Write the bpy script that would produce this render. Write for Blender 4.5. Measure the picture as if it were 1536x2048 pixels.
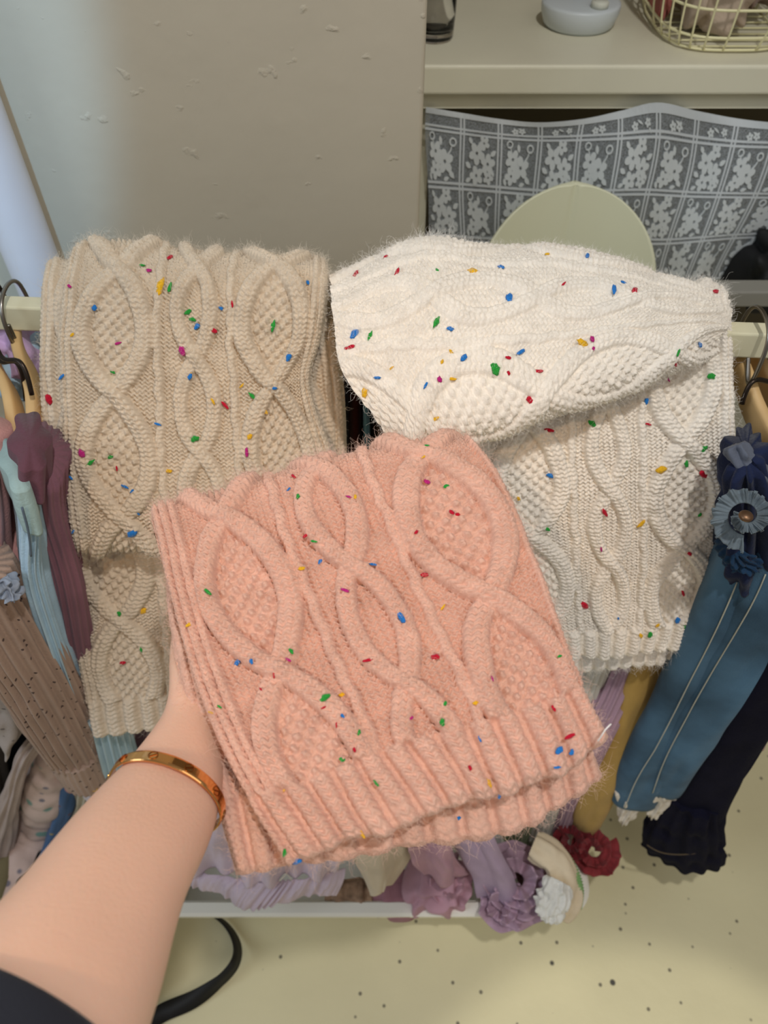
import bpy, bmesh, math
import numpy as np
from mathutils import Vector, Matrix

for o in list(bpy.data.objects):
    bpy.data.objects.remove(o)
SC = bpy.context.scene
COL = SC.collection

# ------------------------------------------------------------------ camera
S = 0.862                     # design unit -> metre
H = 1.6 * S                   # camera height
F = 1500.0                    # focal length in pixels of the 1536 x 2048 frame
PITCH = math.radians(50)
SP, CP = math.sin(PITCH), math.cos(PITCH)
cam_d = bpy.data.cameras.new('camera')
cam = bpy.data.objects.new('camera', cam_d)
COL.objects.link(cam)
cam.location = (0, 0, H)
cam.rotation_euler = (math.pi / 2 - PITCH, 0, 0)
cam_d.sensor_fit = 'VERTICAL'
cam_d.sensor_height = 36
cam_d.lens = 36 * F / 2048
cam_d.clip_start = 0.01
cam_d.dof.use_dof = True
cam_d.dof.focus_distance = 0.60
cam_d.dof.aperture_fstop = 7.0
SC.camera = cam

# ------------------------------------------------------------------ light
SC.view_settings.view_transform = 'Standard'
SC.view_settings.look = 'None'
SC.view_settings.exposure = 0.0
SC.view_settings.gamma = 1
SC.view_settings.use_curve_mapping = False
w = bpy.data.worlds.new('world')
SC.world = w
w.use_nodes = True
bg = w.node_tree.nodes['Background']
bg.inputs[0].default_value = (1.0, 0.95, 0.88, 1)
bg.inputs[1].default_value = 0.215

def spot(name, loc, target, color, energy, size_deg, blend, radius):
    d = bpy.data.lights.new(name, 'SPOT')
    d.color = color; d.energy = energy; d.spot_size = math.radians(size_deg)
    d.spot_blend = blend; d.shadow_soft_size = radius
    o = bpy.data.objects.new(name, d); COL.objects.link(o)
    o.location = loc
    o.rotation_euler = (Vector(target) - Vector(loc)).to_track_quat('-Z', 'Y').to_euler()
    return o

def area(name, loc, target, color, energy, sx, sy):
    d = bpy.data.lights.new(name, 'AREA')
    d.shape = 'RECTANGLE'; d.size = sx; d.size_y = sy
    d.color = color; d.energy = energy
    o = bpy.data.objects.new(name, d); COL.objects.link(o)
    o.location = loc
    o.rotation_euler = (Vector(target) - Vector(loc)).to_track_quat('-Z', 'Y').to_euler()
    return o

# ceiling track lights of the shop, an added floor spot, a cool area light from the left
spot('ceiling_spot_main', (0.28, -0.04, 2.55), (0.18, 0.45, 0.9), (1.0, 0.975, 0.94), 46, 75, 0.5, 0.035)
spot('ceiling_spot_warm', (-0.55, -0.75, 2.45), (-0.10, 0.28, 1.0), (1.0, 0.66, 0.38), 30, 20, 0.8, 0.06)
spot('ceiling_spot_cool', (-0.12, -0.5, 2.6), (-0.71, 0.86, 1.15), (0.30, 0.62, 1.0), 125, 25, 0.25, 0.03)
spot('added_floor_spot', (0.62, -0.75, 2.5), (0.40, -0.22, 0.0), (1.0, 0.97, 0.86), 70, 20, 0.15, 0.03)  # added spot, its cone edge shapes the bright patch on the floor
area('cool_left_area', (-1.8, -0.5, 2.2), (-0.2, 0.6, 0.9), (0.72, 0.86, 1.0), 15, 1.2, 1.4)
area('ceiling_panel', (0.9, -0.9, 2.6), (0.2, 0.5, 0.8), (1.0, 0.95, 0.88), 6, 1.4, 1.0)

# ------------------------------------------------------------------ helpers
def P(px, py, d):
    """point at design depth d on the line of sight of photo pixel (px, py)"""
    a = (px - 768) / F; b = (py - 1024) / F; d = d * S
    return np.array([a * d, (CP - b * SP) * d, H - (SP + b * CP) * d])

def PY(px, py, Y):
    b = (py - 1024) / F
    return P(px, py, Y / (CP - b * SP))

def PZ(px, py, z):
    b = (py - 1024) / F
    return P(px, py, (1.6 - z) / (SP + b * CP))

def project(X):
    X = np.asarray(X); dz = H - X[..., 2]; y = X[..., 1]
    dep = y * CP + dz * SP
    dn = dz * CP - y * SP
    return 768 + F * X[..., 0] / dep, 1024 + F * dn / dep, dep

def nspline(t, V, tq):
    """natural cubic spline through V (n, ...) at parameters t"""
    t = np.asarray(t, float); V = np.asarray(V, float); n = len(t)
    tq = np.asarray(tq, float)
    sh = V.shape[1:]; V2 = V.reshape(n, -1)
    h = np.diff(t)
    A = np.eye(n); R = np.zeros_like(V2)
    for i in range(1, n - 1):
        A[i, i - 1] = h[i - 1]; A[i, i] = 2 * (h[i - 1] + h[i]); A[i, i + 1] = h[i]
        R[i] = 6 * ((V2[i + 1] - V2[i]) / h[i] - (V2[i] - V2[i - 1]) / h[i - 1])
    M = np.linalg.solve(A, R)
    k = np.clip(np.searchsorted(t, tq) - 1, 0, n - 2)
    hk = h[k][:, None]; a = (t[k + 1] - tq)[:, None]; b = (tq - t[k])[:, None]
    out = (M[k] * a ** 3 + M[k + 1] * b ** 3) / (6 * hk) + (V2[k] / hk - M[k] * hk / 6) * a + (V2[k + 1] / hk - M[k + 1] * hk / 6) * b
    return out.reshape((len(tq),) + sh)

def chord(pts):
    pts = np.asarray(pts, float)
    d = np.linalg.norm(np.diff(pts, axis=0), axis=1)
    t = np.concatenate([[0], np.cumsum(np.maximum(d, 1e-6))])
    return t / t[-1]

def vnoise(y, x, seed, per=1.0):
    """smooth value noise on arrays (any shape), cell size per"""
    rng = np.random.RandomState(seed)
    G = rng.rand(257, 257)
    yy = np.asarray(y) / per + 1000.37; xx = np.asarray(x) / per + 1000.71
    yi = np.floor(yy).astype(int); xi = np.floor(xx).astype(int)
    fy = yy - yi; fx = xx - xi
    fy = fy * fy * (3 - 2 * fy); fx = fx * fx * (3 - 2 * fx)
    yi %= 256; xi %= 256
    return (G[yi, xi] * (1 - fy) * (1 - fx) + G[yi + 1, xi] * fy * (1 - fx) + G[yi, xi + 1] * (1 - fy) * fx + G[yi + 1, xi + 1] * fy * fx) * 2 - 1

def grid_faces(nv, nu, wrap=False, off=0):
    i = np.arange(nv - 1)[:, None]
    cu = nu if wrap else nu - 1
    j = np.arange(cu)[None, :]
    j2 = (j + 1) % nu
    q = np.stack([i * nu + j, i * nu + j2, (i + 1) * nu + j2, (i + 1) * nu + j], -1).reshape(-1, 4)
    return q + off

def mesh_np(name, V, quads, smooth=True):
    me = bpy.data.meshes.new(name)
    V = np.asarray(V, np.float32).reshape(-1, 3); quads = np.asarray(quads, np.int32)
    k = quads.shape[1]; nf = len(quads)
    me.vertices.add(len(V)); me.vertices.foreach_set('co', V.ravel())
    me.loops.add(nf * k); me.loops.foreach_set('vertex_index', quads.ravel())
    me.polygons.add(nf)
    me.polygons.foreach_set('loop_start', np.arange(nf, dtype=np.int32) * k)
    me.polygons.foreach_set('loop_total', np.full(nf, k, np.int32))
    me.polygons.foreach_set('use_smooth', np.full(nf, smooth))
    me.update(calc_edges=True)
    return me

def mesh_py(name, V, Fc, smooth=True):
    me = bpy.data.meshes.new(name)
    me.from_pydata([tuple(map(float, v)) for v in V], [], [tuple(int(i) for i in f) for f in Fc])
    if smooth:
        me.polygons.foreach_set('use_smooth', np.full(len(me.polygons), True))
    me.update()
    return me

def obj(name, me, mat=None, parent=None):
    o = bpy.data.objects.new(name, me); COL.objects.link(o)
    if mat is not None and me is not None and len(me.materials) == 0:
        me.materials.append(mat)
    if parent is not None:
        o.parent = parent
        o.matrix_parent_inverse = Matrix.Translation(-parent.location)
    return o

def tag(o, label, cat, group=None):
    o['label'] = label; o['category'] = cat
    if group: o['group'] = group
    return o

def thing(name, loc, label, cat, group=None):
    o = bpy.data.objects.new(name, None); COL.objects.link(o)
    o.location = tuple(map(float, loc)); o.empty_display_size = 0.05
    return tag(o, label, cat, group)

def struct(o):
    o['kind'] = 'structure'; return o

def srgb(r, g, b):
    f = lambda c: (c / 255 / 12.92) if c / 255 <= 0.04045 else ((c / 255 + 0.055) / 1.055) ** 2.4
    return (f(r), f(g), f(b), 1)

def mat(name, col, rough=0.85, metal=0.0, var=0.0, vscale=20.0, bump=0.0, bscale=200.0, sheen=0.0, trans=0.0, ior=1.45, spec=0.5, sss=0.0, coat=0.0):
    m = bpy.data.materials.new(name); m.use_nodes = True
    nt = m.node_tree; b = nt.nodes['Principled BSDF']
    b.inputs['Base Color'].default_value = col
    b.inputs['Roughness'].default_value = rough
    b.inputs['Metallic'].default_value = metal
    b.inputs['IOR'].default_value = ior
    b.inputs['Specular IOR Level'].default_value = spec
    if sheen: b.inputs['Sheen Weight'].default_value = sheen; b.inputs['Sheen Roughness'].default_value = 0.5
    if trans: b.inputs['Transmission Weight'].default_value = trans
    if coat: b.inputs['Coat Weight'].default_value = coat
    if sss:
        b.inputs['Subsurface Weight'].default_value = sss
        b.inputs['Subsurface Radius'].default_value = (0.009, 0.004, 0.0025)
        b.inputs['Subsurface Scale'].default_value = 1.0
    tc = nt.nodes.new('ShaderNodeTexCoord')
    if var:
        n = nt.nodes.new('ShaderNodeTexNoise'); n.inputs['Scale'].default_value = vscale; n.inputs['Detail'].default_value = 4
        nt.links.new(tc.outputs['Object'], n.inputs['Vector'])
        r = nt.nodes.new('ShaderNodeMapRange'); r.inputs[1].default_value = 0.3; r.inputs[2].default_value = 0.7
        r.inputs[3].default_value = 1 - var; r.inputs[4].default_value = 1 + var
        nt.links.new(n.outputs['Fac'], r.inputs[0])
        mx = nt.nodes.new('ShaderNodeMix'); mx.data_type = 'RGBA'; mx.blend_type = 'MULTIPLY'; mx.inputs[0].default_value = 1
        mx.inputs[6].default_value = col
        nt.links.new(r.outputs[0], mx.inputs[7]); nt.links.new(mx.outputs[2], b.inputs['Base Color'])
    if bump:
        n = nt.nodes.new('ShaderNodeTexNoise'); n.inputs['Scale'].default_value = bscale; n.inputs['Detail'].default_value = 5
        nt.links.new(tc.outputs['Object'], n.inputs['Vector'])
        bm_ = nt.nodes.new('ShaderNodeBump'); bm_.inputs['Strength'].default_value = 1; bm_.inputs['Distance'].default_value = bump
        nt.links.new(n.outputs['Fac'], bm_.inputs['Height']); nt.links.new(bm_.outputs[0], b.inputs['Normal'])
    return m

def base_link(m):
    b = m.node_tree.nodes['Principled BSDF'].inputs['Base Color']
    return b, (b.links[0].from_socket if b.is_linked else None)

def add_spots(m, col, scale, thresh, seed=0.0, stretch=(1, 1, 1), soft=0.02):
    """printed or woven dots over the base colour (voronoi cells)"""
    nt = m.node_tree; b, src = base_link(m)
    tc = nt.nodes.new('ShaderNodeTexCoord'); mp = nt.nodes.new('ShaderNodeMapping')
    mp.inputs['Location'].default_value = (seed, seed * 1.7, seed * 0.3); mp.inputs['Scale'].default_value = stretch
    nt.links.new(tc.outputs['Object'], mp.inputs[0])
    v = nt.nodes.new('ShaderNodeTexVoronoi'); v.inputs['Scale'].default_value = scale
    nt.links.new(mp.outputs[0], v.inputs['Vector'])
    r = nt.nodes.new('ShaderNodeMapRange'); r.inputs[1].default_value = thresh; r.inputs[2].default_value = thresh + soft
    r.inputs[3].default_value = 1; r.inputs[4].default_value = 0
    nt.links.new(v.outputs['Distance'], r.inputs[0])
    mx = nt.nodes.new('ShaderNodeMix'); mx.data_type = 'RGBA'
    nt.links.new(r.outputs[0], mx.inputs[0])
    if src is not None: nt.links.new(src, mx.inputs[6])
    else: mx.inputs[6].default_value = b.default_value
    mx.inputs[7].default_value = col
    nt.links.new(mx.outputs[2], b)
    return m

def box(name, lo, hi, m, parent=None, bev=0.0):
    bm = bmesh.new()
    bmesh.ops.create_cube(bm, size=1)
    lo = np.array(lo); hi = np.array(hi)
    for v in bm.verts:
        v.co = Vector(lo + (np.array(v.co) + 0.5) * (hi - lo))
    if bev:
        bmesh.ops.bevel(bm, geom=bm.edges[:] , offset=bev, segments=3, profile=0.5, affect='EDGES')
    me = bpy.data.meshes.new(name); bm.to_mesh(me); bm.free()
    return obj(name, me, m, parent)

def frames(C, ref=None):
    T = np.gradient(C, axis=0); T /= np.linalg.norm(T, axis=1)[:, None] + 1e-12
    V = C - np.array([0, 0, H]) if ref is None else np.tile(np.asarray(ref, float), (len(C), 1))
    V /= np.linalg.norm(V, axis=1)[:, None] + 1e-12
    Sd = np.cross(T, V); Sd /= np.linalg.norm(Sd, axis=1)[:, None] + 1e-12
    D = np.cross(Sd, T)
    return T, Sd, D

def tube(name, pts, r, m, parent=None, n=40, k=10, closed=False, ref=(0.3, 0.5, 0.8), spline=True):
    pts = np.asarray(pts, float)
    if spline and len(pts) > 2:
        if closed:
            ext = np.concatenate([pts[-3:], pts, pts[:4]])
            t = np.concatenate([[0], np.cumsum(np.linalg.norm(np.diff(ext, axis=0), axis=1))])
            C = nspline(t, ext, np.linspace(t[3], t[3 + len(pts)], n + 1)[:-1])
        else:
            C = nspline(chord(pts), pts, np.linspace(0, 1, n))
    else:
        C = pts
    if closed:
        T = np.roll(C, -1, 0) - np.roll(C, 1, 0); T /= np.linalg.norm(T, axis=1)[:, None]
        Sd = np.cross(T, np.tile(np.asarray(ref, float), (len(C), 1))); Sd /= np.linalg.norm(Sd, axis=1)[:, None]
        D = np.cross(Sd, T)
    else:
        T, Sd, D = frames(C, ref)
    rr = np.full(len(C), r) if np.isscalar(r) else np.interp(np.linspace(0, 1, len(C)), np.linspace(0, 1, len(r)), r)
    a = np.arange(k) / k * 2 * math.pi
    V = C[:, None] + rr[:, None, None] * (np.cos(a)[None, :, None] * Sd[:, None] + np.sin(a)[None, :, None] * D[:, None])
    V = V.reshape(-1, 3); N = len(C)
    if closed:
        q = grid_faces(N, k, True).tolist()
        for j in range(k): q.append([(N - 1) * k + j, (N - 1) * k + (j + 1) % k, (j + 1) % k, j])
        return obj(name, mesh_py(name, V, q), m, parent)
    q = grid_faces(N, k, True).tolist() + [list(range(k))[::-1], [(N - 1) * k + j for j in range(k)]]
    return obj(name, mesh_py(name, V, q), m, parent)

def loft(name, path, width, thick, m, parent=None, folds=(), n=70, k=96, power=1.0, wob=0.0, seed=1, bands=None, ref=None, twist=0.0, longit=None, hollow=False):
    """hanging cloth tube: path of points, width / thickness (metres) along it, folds [(count, amp, phase, drift)]"""
    path = np.asarray(path, float); t = chord(path); s = np.linspace(0, 1, n)
    C = nspline(t, path, s)
    tw = np.linspace(0, 1, len(width)); Wd = nspline(tw, np.array(width)[:, None], s)[:, 0] if len(width) > 2 else np.interp(s, tw, width)
    Th = np.interp(s, np.linspace(0, 1, len(thick)), thick)
    T, Sd, D = frames(C, ref)
    a = np.arange(k) / k * 2 * math.pi
    A, SS = np.meshgrid(a, s)
    rad = np.ones_like(A)
    off = np.zeros_like(A)
    for (cnt, amp, ph, dr) in folds:
        off += amp * np.sin(cnt * A + ph + dr * SS)
    off += wob * vnoise(SS * 8, A * 2 + 7, seed)
    if longit is not None:
        off += longit(SS, A)
    ca = np.sign(np.cos(A)) * np.abs(np.cos(A)) ** power; sa = np.sign(np.sin(A)) * np.abs(np.sin(A)) ** power
    X = C[:, None] + ((Wd[:, None] / 2 + off) * ca)[..., None] * Sd[:, None] + ((Th[:, None] / 2 + off) * sa)[..., None] * D[:, None]
    V = X.reshape(-1, 3)
    q = grid_faces(n, k, True)
    me = mesh_np(name, np.concatenate([V, [C[0]], [C[-1] - T[-1] * (0.02 if hollow else 0.0)]]),
                 np.concatenate([q, np.array([[n * k, (j + 1) % k, j, j] for j in range(k)])[:0].reshape(-1, 4).astype(int)]) if False else q)
    bm = bmesh.new(); bm.from_mesh(me); bm.verts.ensure_lookup_table()
    for base, c in ((0, n * k), ((n - 1) * k, n * k + 1)):
        for j in range(k):
            f = bm.faces.new((bm.verts[c], bm.verts[base + j], bm.verts[base + (j + 1) % k])); f.smooth = True
    bmesh.ops.recalc_face_normals(bm, faces=bm.faces[:])
    bm.to_mesh(me); bm.free()
    return obj(name, me, m, parent)

def sheet_eval(ctrl, nv, nu, tv=None, tu=None):
    ctrl = np.asarray(ctrl, float); R, Cc, _ = ctrl.shape
    tv = chord(ctrl[:, Cc // 2]) if tv is None else np.asarray(tv)
    tu = np.linspace(0, 1, Cc) if tu is None else np.asarray(tu)
    A = nspline(tv, ctrl, np.linspace(0, 1, nv))
    B = nspline(tu, A.transpose(1, 0, 2), np.linspace(0, 1, nu)).transpose(1, 0, 2)
    return B

def normals(X):
    n = np.cross(np.gradient(X, axis=1), np.gradient(X, axis=0))
    n /= np.linalg.norm(n, axis=2)[..., None] + 1e-12
    return n

def cloth(name, ctrl, m, parent=None, nv=60, nu=90, fold=None, thick=0.002, bend=None):
    """a piece of cloth with thickness; fold(u, v) in metres along the normal"""
    X = sheet_eval(ctrl, nv, nu)
    N = normals(X)
    c = X[nv // 2, nu // 2]
    if np.dot(N[nv // 2, nu // 2], np.array([0, 0, H]) - c) < 0: N = -N
    U, Vv = np.meshgrid(np.linspace(0, 1, nu), np.linspace(0, 1, nv))
    if fold is not None: X = X + N * fold(U, Vv)[..., None]
    N2 = normals(X)
    if np.sum(N2 * N) < 0: N2 = -N2
    Y = X - N2 * thick
    V = np.concatenate([X.reshape(-1, 3), Y.reshape(-1, 3)])
    q1 = grid_faces(nv, nu); q2 = q1[:, ::-1] + nv * nu
    idx = np.arange(nv * nu).reshape(nv, nu)
    rim = np.concatenate([idx[0, :-1], idx[:-1, -1], idx[-1, :0:-1], idx[:0:-1, 0]])
    r2 = np.roll(rim, -1)
    q3 = np.stack([rim, rim + nv * nu, r2 + nv * nu, r2], -1)
    return obj(name, mesh_np(name, V, np.concatenate([q1, q2, q3])), m, parent)

# ------------------------------------------------------------------ the room
M_wall = mat('plaster', srgb(190, 180, 160), 0.9, var=0.05, vscale=2.5, bump=0.0025, bscale=9)
nt = M_wall.node_tree
_b = [n for n in nt.nodes if n.type == 'BUMP'][0]
# trowel marks and small chips as fine relief
tc = nt.nodes.new('ShaderNodeTexCoord'); vo = nt.nodes.new('ShaderNodeTexVoronoi'); vo.inputs['Scale'].default_value = 17
nz = nt.nodes.new('ShaderNodeTexNoise'); nz.inputs['Scale'].default_value = 30; nz.inputs['Detail'].default_value = 6
mp = nt.nodes.new('ShaderNodeMapping'); mp.inputs['Scale'].default_value = (1.0, 1.0, 1.9); mp.inputs['Rotation'].default_value = (0, 0.5, 0)
nt.links.new(tc.outputs['Object'], mp.inputs[0]); nt.links.new(tc.outputs['Object'], nz.inputs[0])
va = nt.nodes.new('ShaderNodeVectorMath'); va.operation = 'MULTIPLY_ADD'; va.inputs[1].default_value = (0.09, 0.09, 0.09)
nt.links.new(nz.outputs['Color'], va.inputs[0]); nt.links.new(mp.outputs[0], va.inputs[2]); nt.links.new(va.outputs[0], vo.inputs['Vector'])
rg = nt.nodes.new('ShaderNodeMapRange'); rg.inputs[1].default_value = 0.05; rg.inputs[2].default_value = 0.16; rg.inputs[3].default_value = 1; rg.inputs[4].default_value = 0
nt.links.new(vo.outputs['Distance'], rg.inputs[0])
b2 = nt.nodes.new('ShaderNodeBump'); b2.inputs['Distance'].default_value = 0.0007; b2.inputs['Strength'].default_value = 1
nt.links.new(rg.outputs[0], b2.inputs['Height']); nt.links.new(_b.outputs[0], b2.inputs['Normal'])
nt.links.new(b2.outputs[0], nt.nodes['Principled BSDF'].inputs['Normal'])

M_floor = mat('painted_concrete', srgb(222, 212, 172), 0.55, var=0.06, vscale=4, bump=0.0006, bscale=60)
add_spots(M_floor, srgb(70, 66, 58), 16, 0.055, 3.1, soft=0.03)
add_spots(M_floor, srgb(120, 112, 92), 34, 0.07, 8.3, soft=0.05)
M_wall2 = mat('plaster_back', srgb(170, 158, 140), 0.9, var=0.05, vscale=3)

xr = PY(855, 0, 1.0)[0]
fl = box('floor', (-2.2, -1.6, -0.05), (2.2, 2.0, 0.0), M_floor); struct(fl)
wl = box('wall_left', (-2.2, 1.0 * S, 0.0), (xr, 1.95, 2.7), M_wall, bev=0.004); struct(wl)
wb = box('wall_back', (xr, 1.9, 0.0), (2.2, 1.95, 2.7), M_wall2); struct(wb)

# ------------------------------------------------------------------ knitted scarves
def smooth(a, b, x):
    t = np.clip((x - a) / (b - a), 0, 1); return t * t * (3 - 2 * t)

ROW = 0.0152          # height of one knitted row, in scarf widths

def vst(d, q, cols, a):
    """V stitches: d in -1..1 across a strand, q along it"""
    fr = (d + 1) / 2 * cols
    f = np.abs(fr - np.floor(fr) - 0.5) * 2          # 0 mid-stitch, 1 between stitches
    st = np.cos(2 * math.pi * (q / (ROW * 1.15) - 0.55 * f))
    return a * (0.62 * st - 0.75 * np.clip(f, 0, 1) ** 3 + 0.2)

def pattern(p, q, hemq, ph, W, hem0=None, side=0.0):
    """cable-knit relief in metres. p across (0..1), q along (in widths)"""
    k = W / 0.25
    st = 0.020
    wave = 0.30 * np.cos(2 * math.pi * p / st)
    h = 0.0015 * k * np.cos(2 * math.pi * (q / ROW + wave)) - 0.0003
    out = h
    T1, T2 = 0.47, 0.345
    # big diamonds with moss stitch
    for c, T, A, wd, phase, Hh in ((0.205, T1, 0.118, 0.033, ph[0], 0.0062), (0.795, T1, 0.118, 0.033, ph[2], 0.0062), (0.5, T2, 0.062, 0.027, ph[1], 0.0052)):
        x = math.pi * (q - phase) / T
        s = np.sin(x); f = A * np.sign(s) * np.abs(s) ** 0.85
        df = A * math.pi / T * np.cos(x)
        sl = np.sqrt(1 + np.minimum(np.abs(df), 1.2) ** 2)
        if A > 0.1:
            ins = smooth(0.0, 0.022, np.abs(f) - wd * 0.9 - np.abs(p - c))
            X = (p - c) / 0.0215; Yq = q / 0.0225
            mo = np.cos(math.pi * X) * np.cos(math.pi * Yq)
            mo = np.clip(mo, 0, 1) ** 0.55 * 0.0040
            mo = mo - 0.0008 + 0.0005 * np.cos(2 * math.pi * q / (ROW * 0.8) + 5 * p / st)
            out = out * (1 - ins) + ins * mo * k
        gut = np.zeros_like(p)
        hs = []
        for sg in (1, -1):
            d = (p - c - sg * f) / (wd * sl)
            prof = np.sqrt(np.clip(1 - d * d, 0, 1))
            arc = q + 0.55 * sg * f * np.sign(s + 1e-9) * 0
            top = (np.cos(x) * sg) > 0
            cr = np.exp(-(f / (wd * 1.0)) ** 2)
            hh = Hh * prof ** 0.75 * (1 + np.where(top, 0.25, -0.50) * cr)
            hh = hh + (prof > 0) * np.minimum(prof * 2, 1) * vst(d * 0.98, arc, 3, 0.0016)
            hs.append(np.where(np.abs(d) < 1, hh * k, -1))
            gut = np.maximum(gut, np.exp(-((np.abs(d) - 1.15) / 0.22) ** 2))
        out = out - 0.0010 * k * gut
        out = np.maximum(out, np.maximum(hs[0], hs[1]))
    # thin twisted ropes
    for c in (0.365, 0.635):
        d = (p - c - 0.003 * np.sin(2 * math.pi * q / 0.09)) / 0.0155
        prof = np.sqrt(np.clip(1 - d * d, 0, 1))
        rp = 0.0030 * prof + (prof > 0) * vst(d, q, 2, 0.0013)
        out = np.where(np.abs(d) < 1, np.maximum(out, rp * k), out - 0.0008 * k * np.exp(-((np.abs(d) - 1.2) / 0.25) ** 2))
    # selvedge ribs
    for e0, e1, nn in ((-0.2 - side, 0.062, 0), (0.938, 1.2, 0)):
        m_ = smooth(0, 0.006, p - e0) * smooth(0, 0.006, e1 - p)
        pr = (p - e1) / 0.031 if e0 < 0 else (p - e0) / 0.031
        fr = pr - np.floor(pr) - 0.5
        rb = 0.0042 * np.sqrt(np.clip(1 - (fr * 2.05) ** 2, 0, 1)) + vst(fr * 2 * 0.98, q, 2, 0.0013) - 0.0008
        out = out * (1 - m_) + m_ * rb * k
    # ribbed hem
    if hemq is not None:
        m_ = smooth(0, 0.02, q - hemq)
        fr = p / 0.074 - np.floor(p / 0.074) - 0.5
        d = fr * 2.5
        rb = 0.0062 * np.sqrt(np.clip(1 - d * d, 0, 1)) + np.where(np.abs(d) < 1, vst(d * 0.98, q, 2, 0.0015), 0) - 0.0014
        out = out * (1 - m_) + m_ * rb * k
    return out

class Layer: pass

def knit_layer(name, parent, ctrl, W, du, m, ph, q0=0.0, hem=None, p_of_u=lambda u: u, seed=1, tu=None, face=0.5, edges=(1, 1), wob=0.0025, side=0.0, hscale=1.0):
    ctrl = np.asarray(ctrl, float)
    tv = chord(ctrl[:, ctrl.shape[1] // 2])
    coarse = sheet_eval(ctrl, 240, 9, tv, tu)[:, 4]
    al = np.concatenate([[0], np.cumsum(np.linalg.norm(np.diff(coarse, axis=0), axis=1))])
    L = al[-1]
    nv = int(L / du) + 1; nu = int(W / du) + 1
    vq = np.interp(np.linspace(0, L, nv), al, np.linspace(0, 1, 240))
    Cc = ctrl.shape[1]
    tuu = np.linspace(0, 1, Cc) if tu is None else np.asarray(tu)
    A = nspline(tv, ctrl, vq)
    X = nspline(tuu, A.transpose(1, 0, 2), np.linspace(0, 1, nu)).transpose(1, 0, 2)
    N = normals(X)
    i0 = int(face * (nv - 1)); j0 = nu // 2
    if np.dot(N[i0, j0], np.array([0, 0, H]) - X[i0, j0]) < 0: N = -N
    U, Q = np.meshgrid(np.linspace(0, 1, nu), np.linspace(0, L / W, nv))
    p = p_of_u(U); q = Q + q0
    # uneven hand-knit tension
    p2 = p + 0.006 * vnoise(Q, U, seed, 0.12) + 0.0016 * vnoise(Q, U, seed + 1, 0.02)
    q2 = q + 0.008 * vnoise(Q, U, seed + 2, 0.14) + 0.0022 * vnoise(Q, U, seed + 3, 0.022)
    hemq = None if hem is None else L / W + q0 - hem
    h = pattern(p2, q2, hemq, ph, W, side=side) * hscale
    h *= 1 + 0.22 * vnoise(Q, U, seed + 4, 0.05)
    h += 0.00045 * vnoise(Q, U, seed + 5, 0.006) + 0.0005 * vnoise(Q, U, seed + 8, 0.011)
    h += wob * vnoise(Q, U, seed + 6, 0.22)
    if hem is not None:                                  # scalloped cast-off edge
        Tv = np.gradient(X, axis=0); Tv /= np.linalg.norm(Tv, axis=2)[..., None] + 1e-12
        e = smooth(L / W - 0.06, L / W, Q)
        X = X + Tv * (e * (0.0014 * np.abs(np.cos(math.pi * (p / 0.074 - 0.5))) + 0.004 * vnoise(Q * 0, U, seed + 7, 0.09)))[..., None]
    re = 0.011
    for on, d in ((edges[0], U * W), (edges[1], (1 - U) * W)):
        if on:
            x = np.clip(re - d, 0, re); h -= re - np.sqrt(re * re - x * x * 0.98)
    if hem is not None:
        x = np.clip(0.006 - (L - Q * W), 0, 0.006); h = h * (1 - 0.35 * (x / 0.006)) - (0.006 - np.sqrt(0.006 ** 2 - x * x * 0.98))
    Y = X + N * h[..., None]
    o = obj(name, mesh_np(name, Y, grid_faces(nv, nu)), m, parent)
    ly = Layer(); ly.X = Y; ly.N = N; ly.o = o; ly.U = U; ly.Q = Q; ly.L = L / W
    return ly

def knit_mat(name, col, light):
    m = mat(name, col, 1.0, var=0.06, vscale=60, sheen=0.12, spec=0.1)
    nt = m.node_tree
    b = nt.nodes['Principled BSDF']
    b.inputs['Sheen Roughness'].default_value = 0.6
    tc = nt.nodes.new('ShaderNodeTexCoord'); n = nt.nodes.new('ShaderNodeTexNoise'); n.inputs['Scale'].default_value = 900; n.inputs['Detail'].default_value = 2
    bu = nt.nodes.new('ShaderNodeBump'); bu.inputs['Distance'].default_value = 0.0006; bu.inputs['Strength'].default_value = 0.8
    nt.links.new(tc.outputs['Object'], n.inputs[0]); nt.links.new(n.outputs['Fac'], bu.inputs['Height']); nt.links.new(bu.outputs[0], b.inputs['Normal'])
    f = mat(name + '_fuzz', light, 1.0, spec=0.1)
    return m, f

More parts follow.
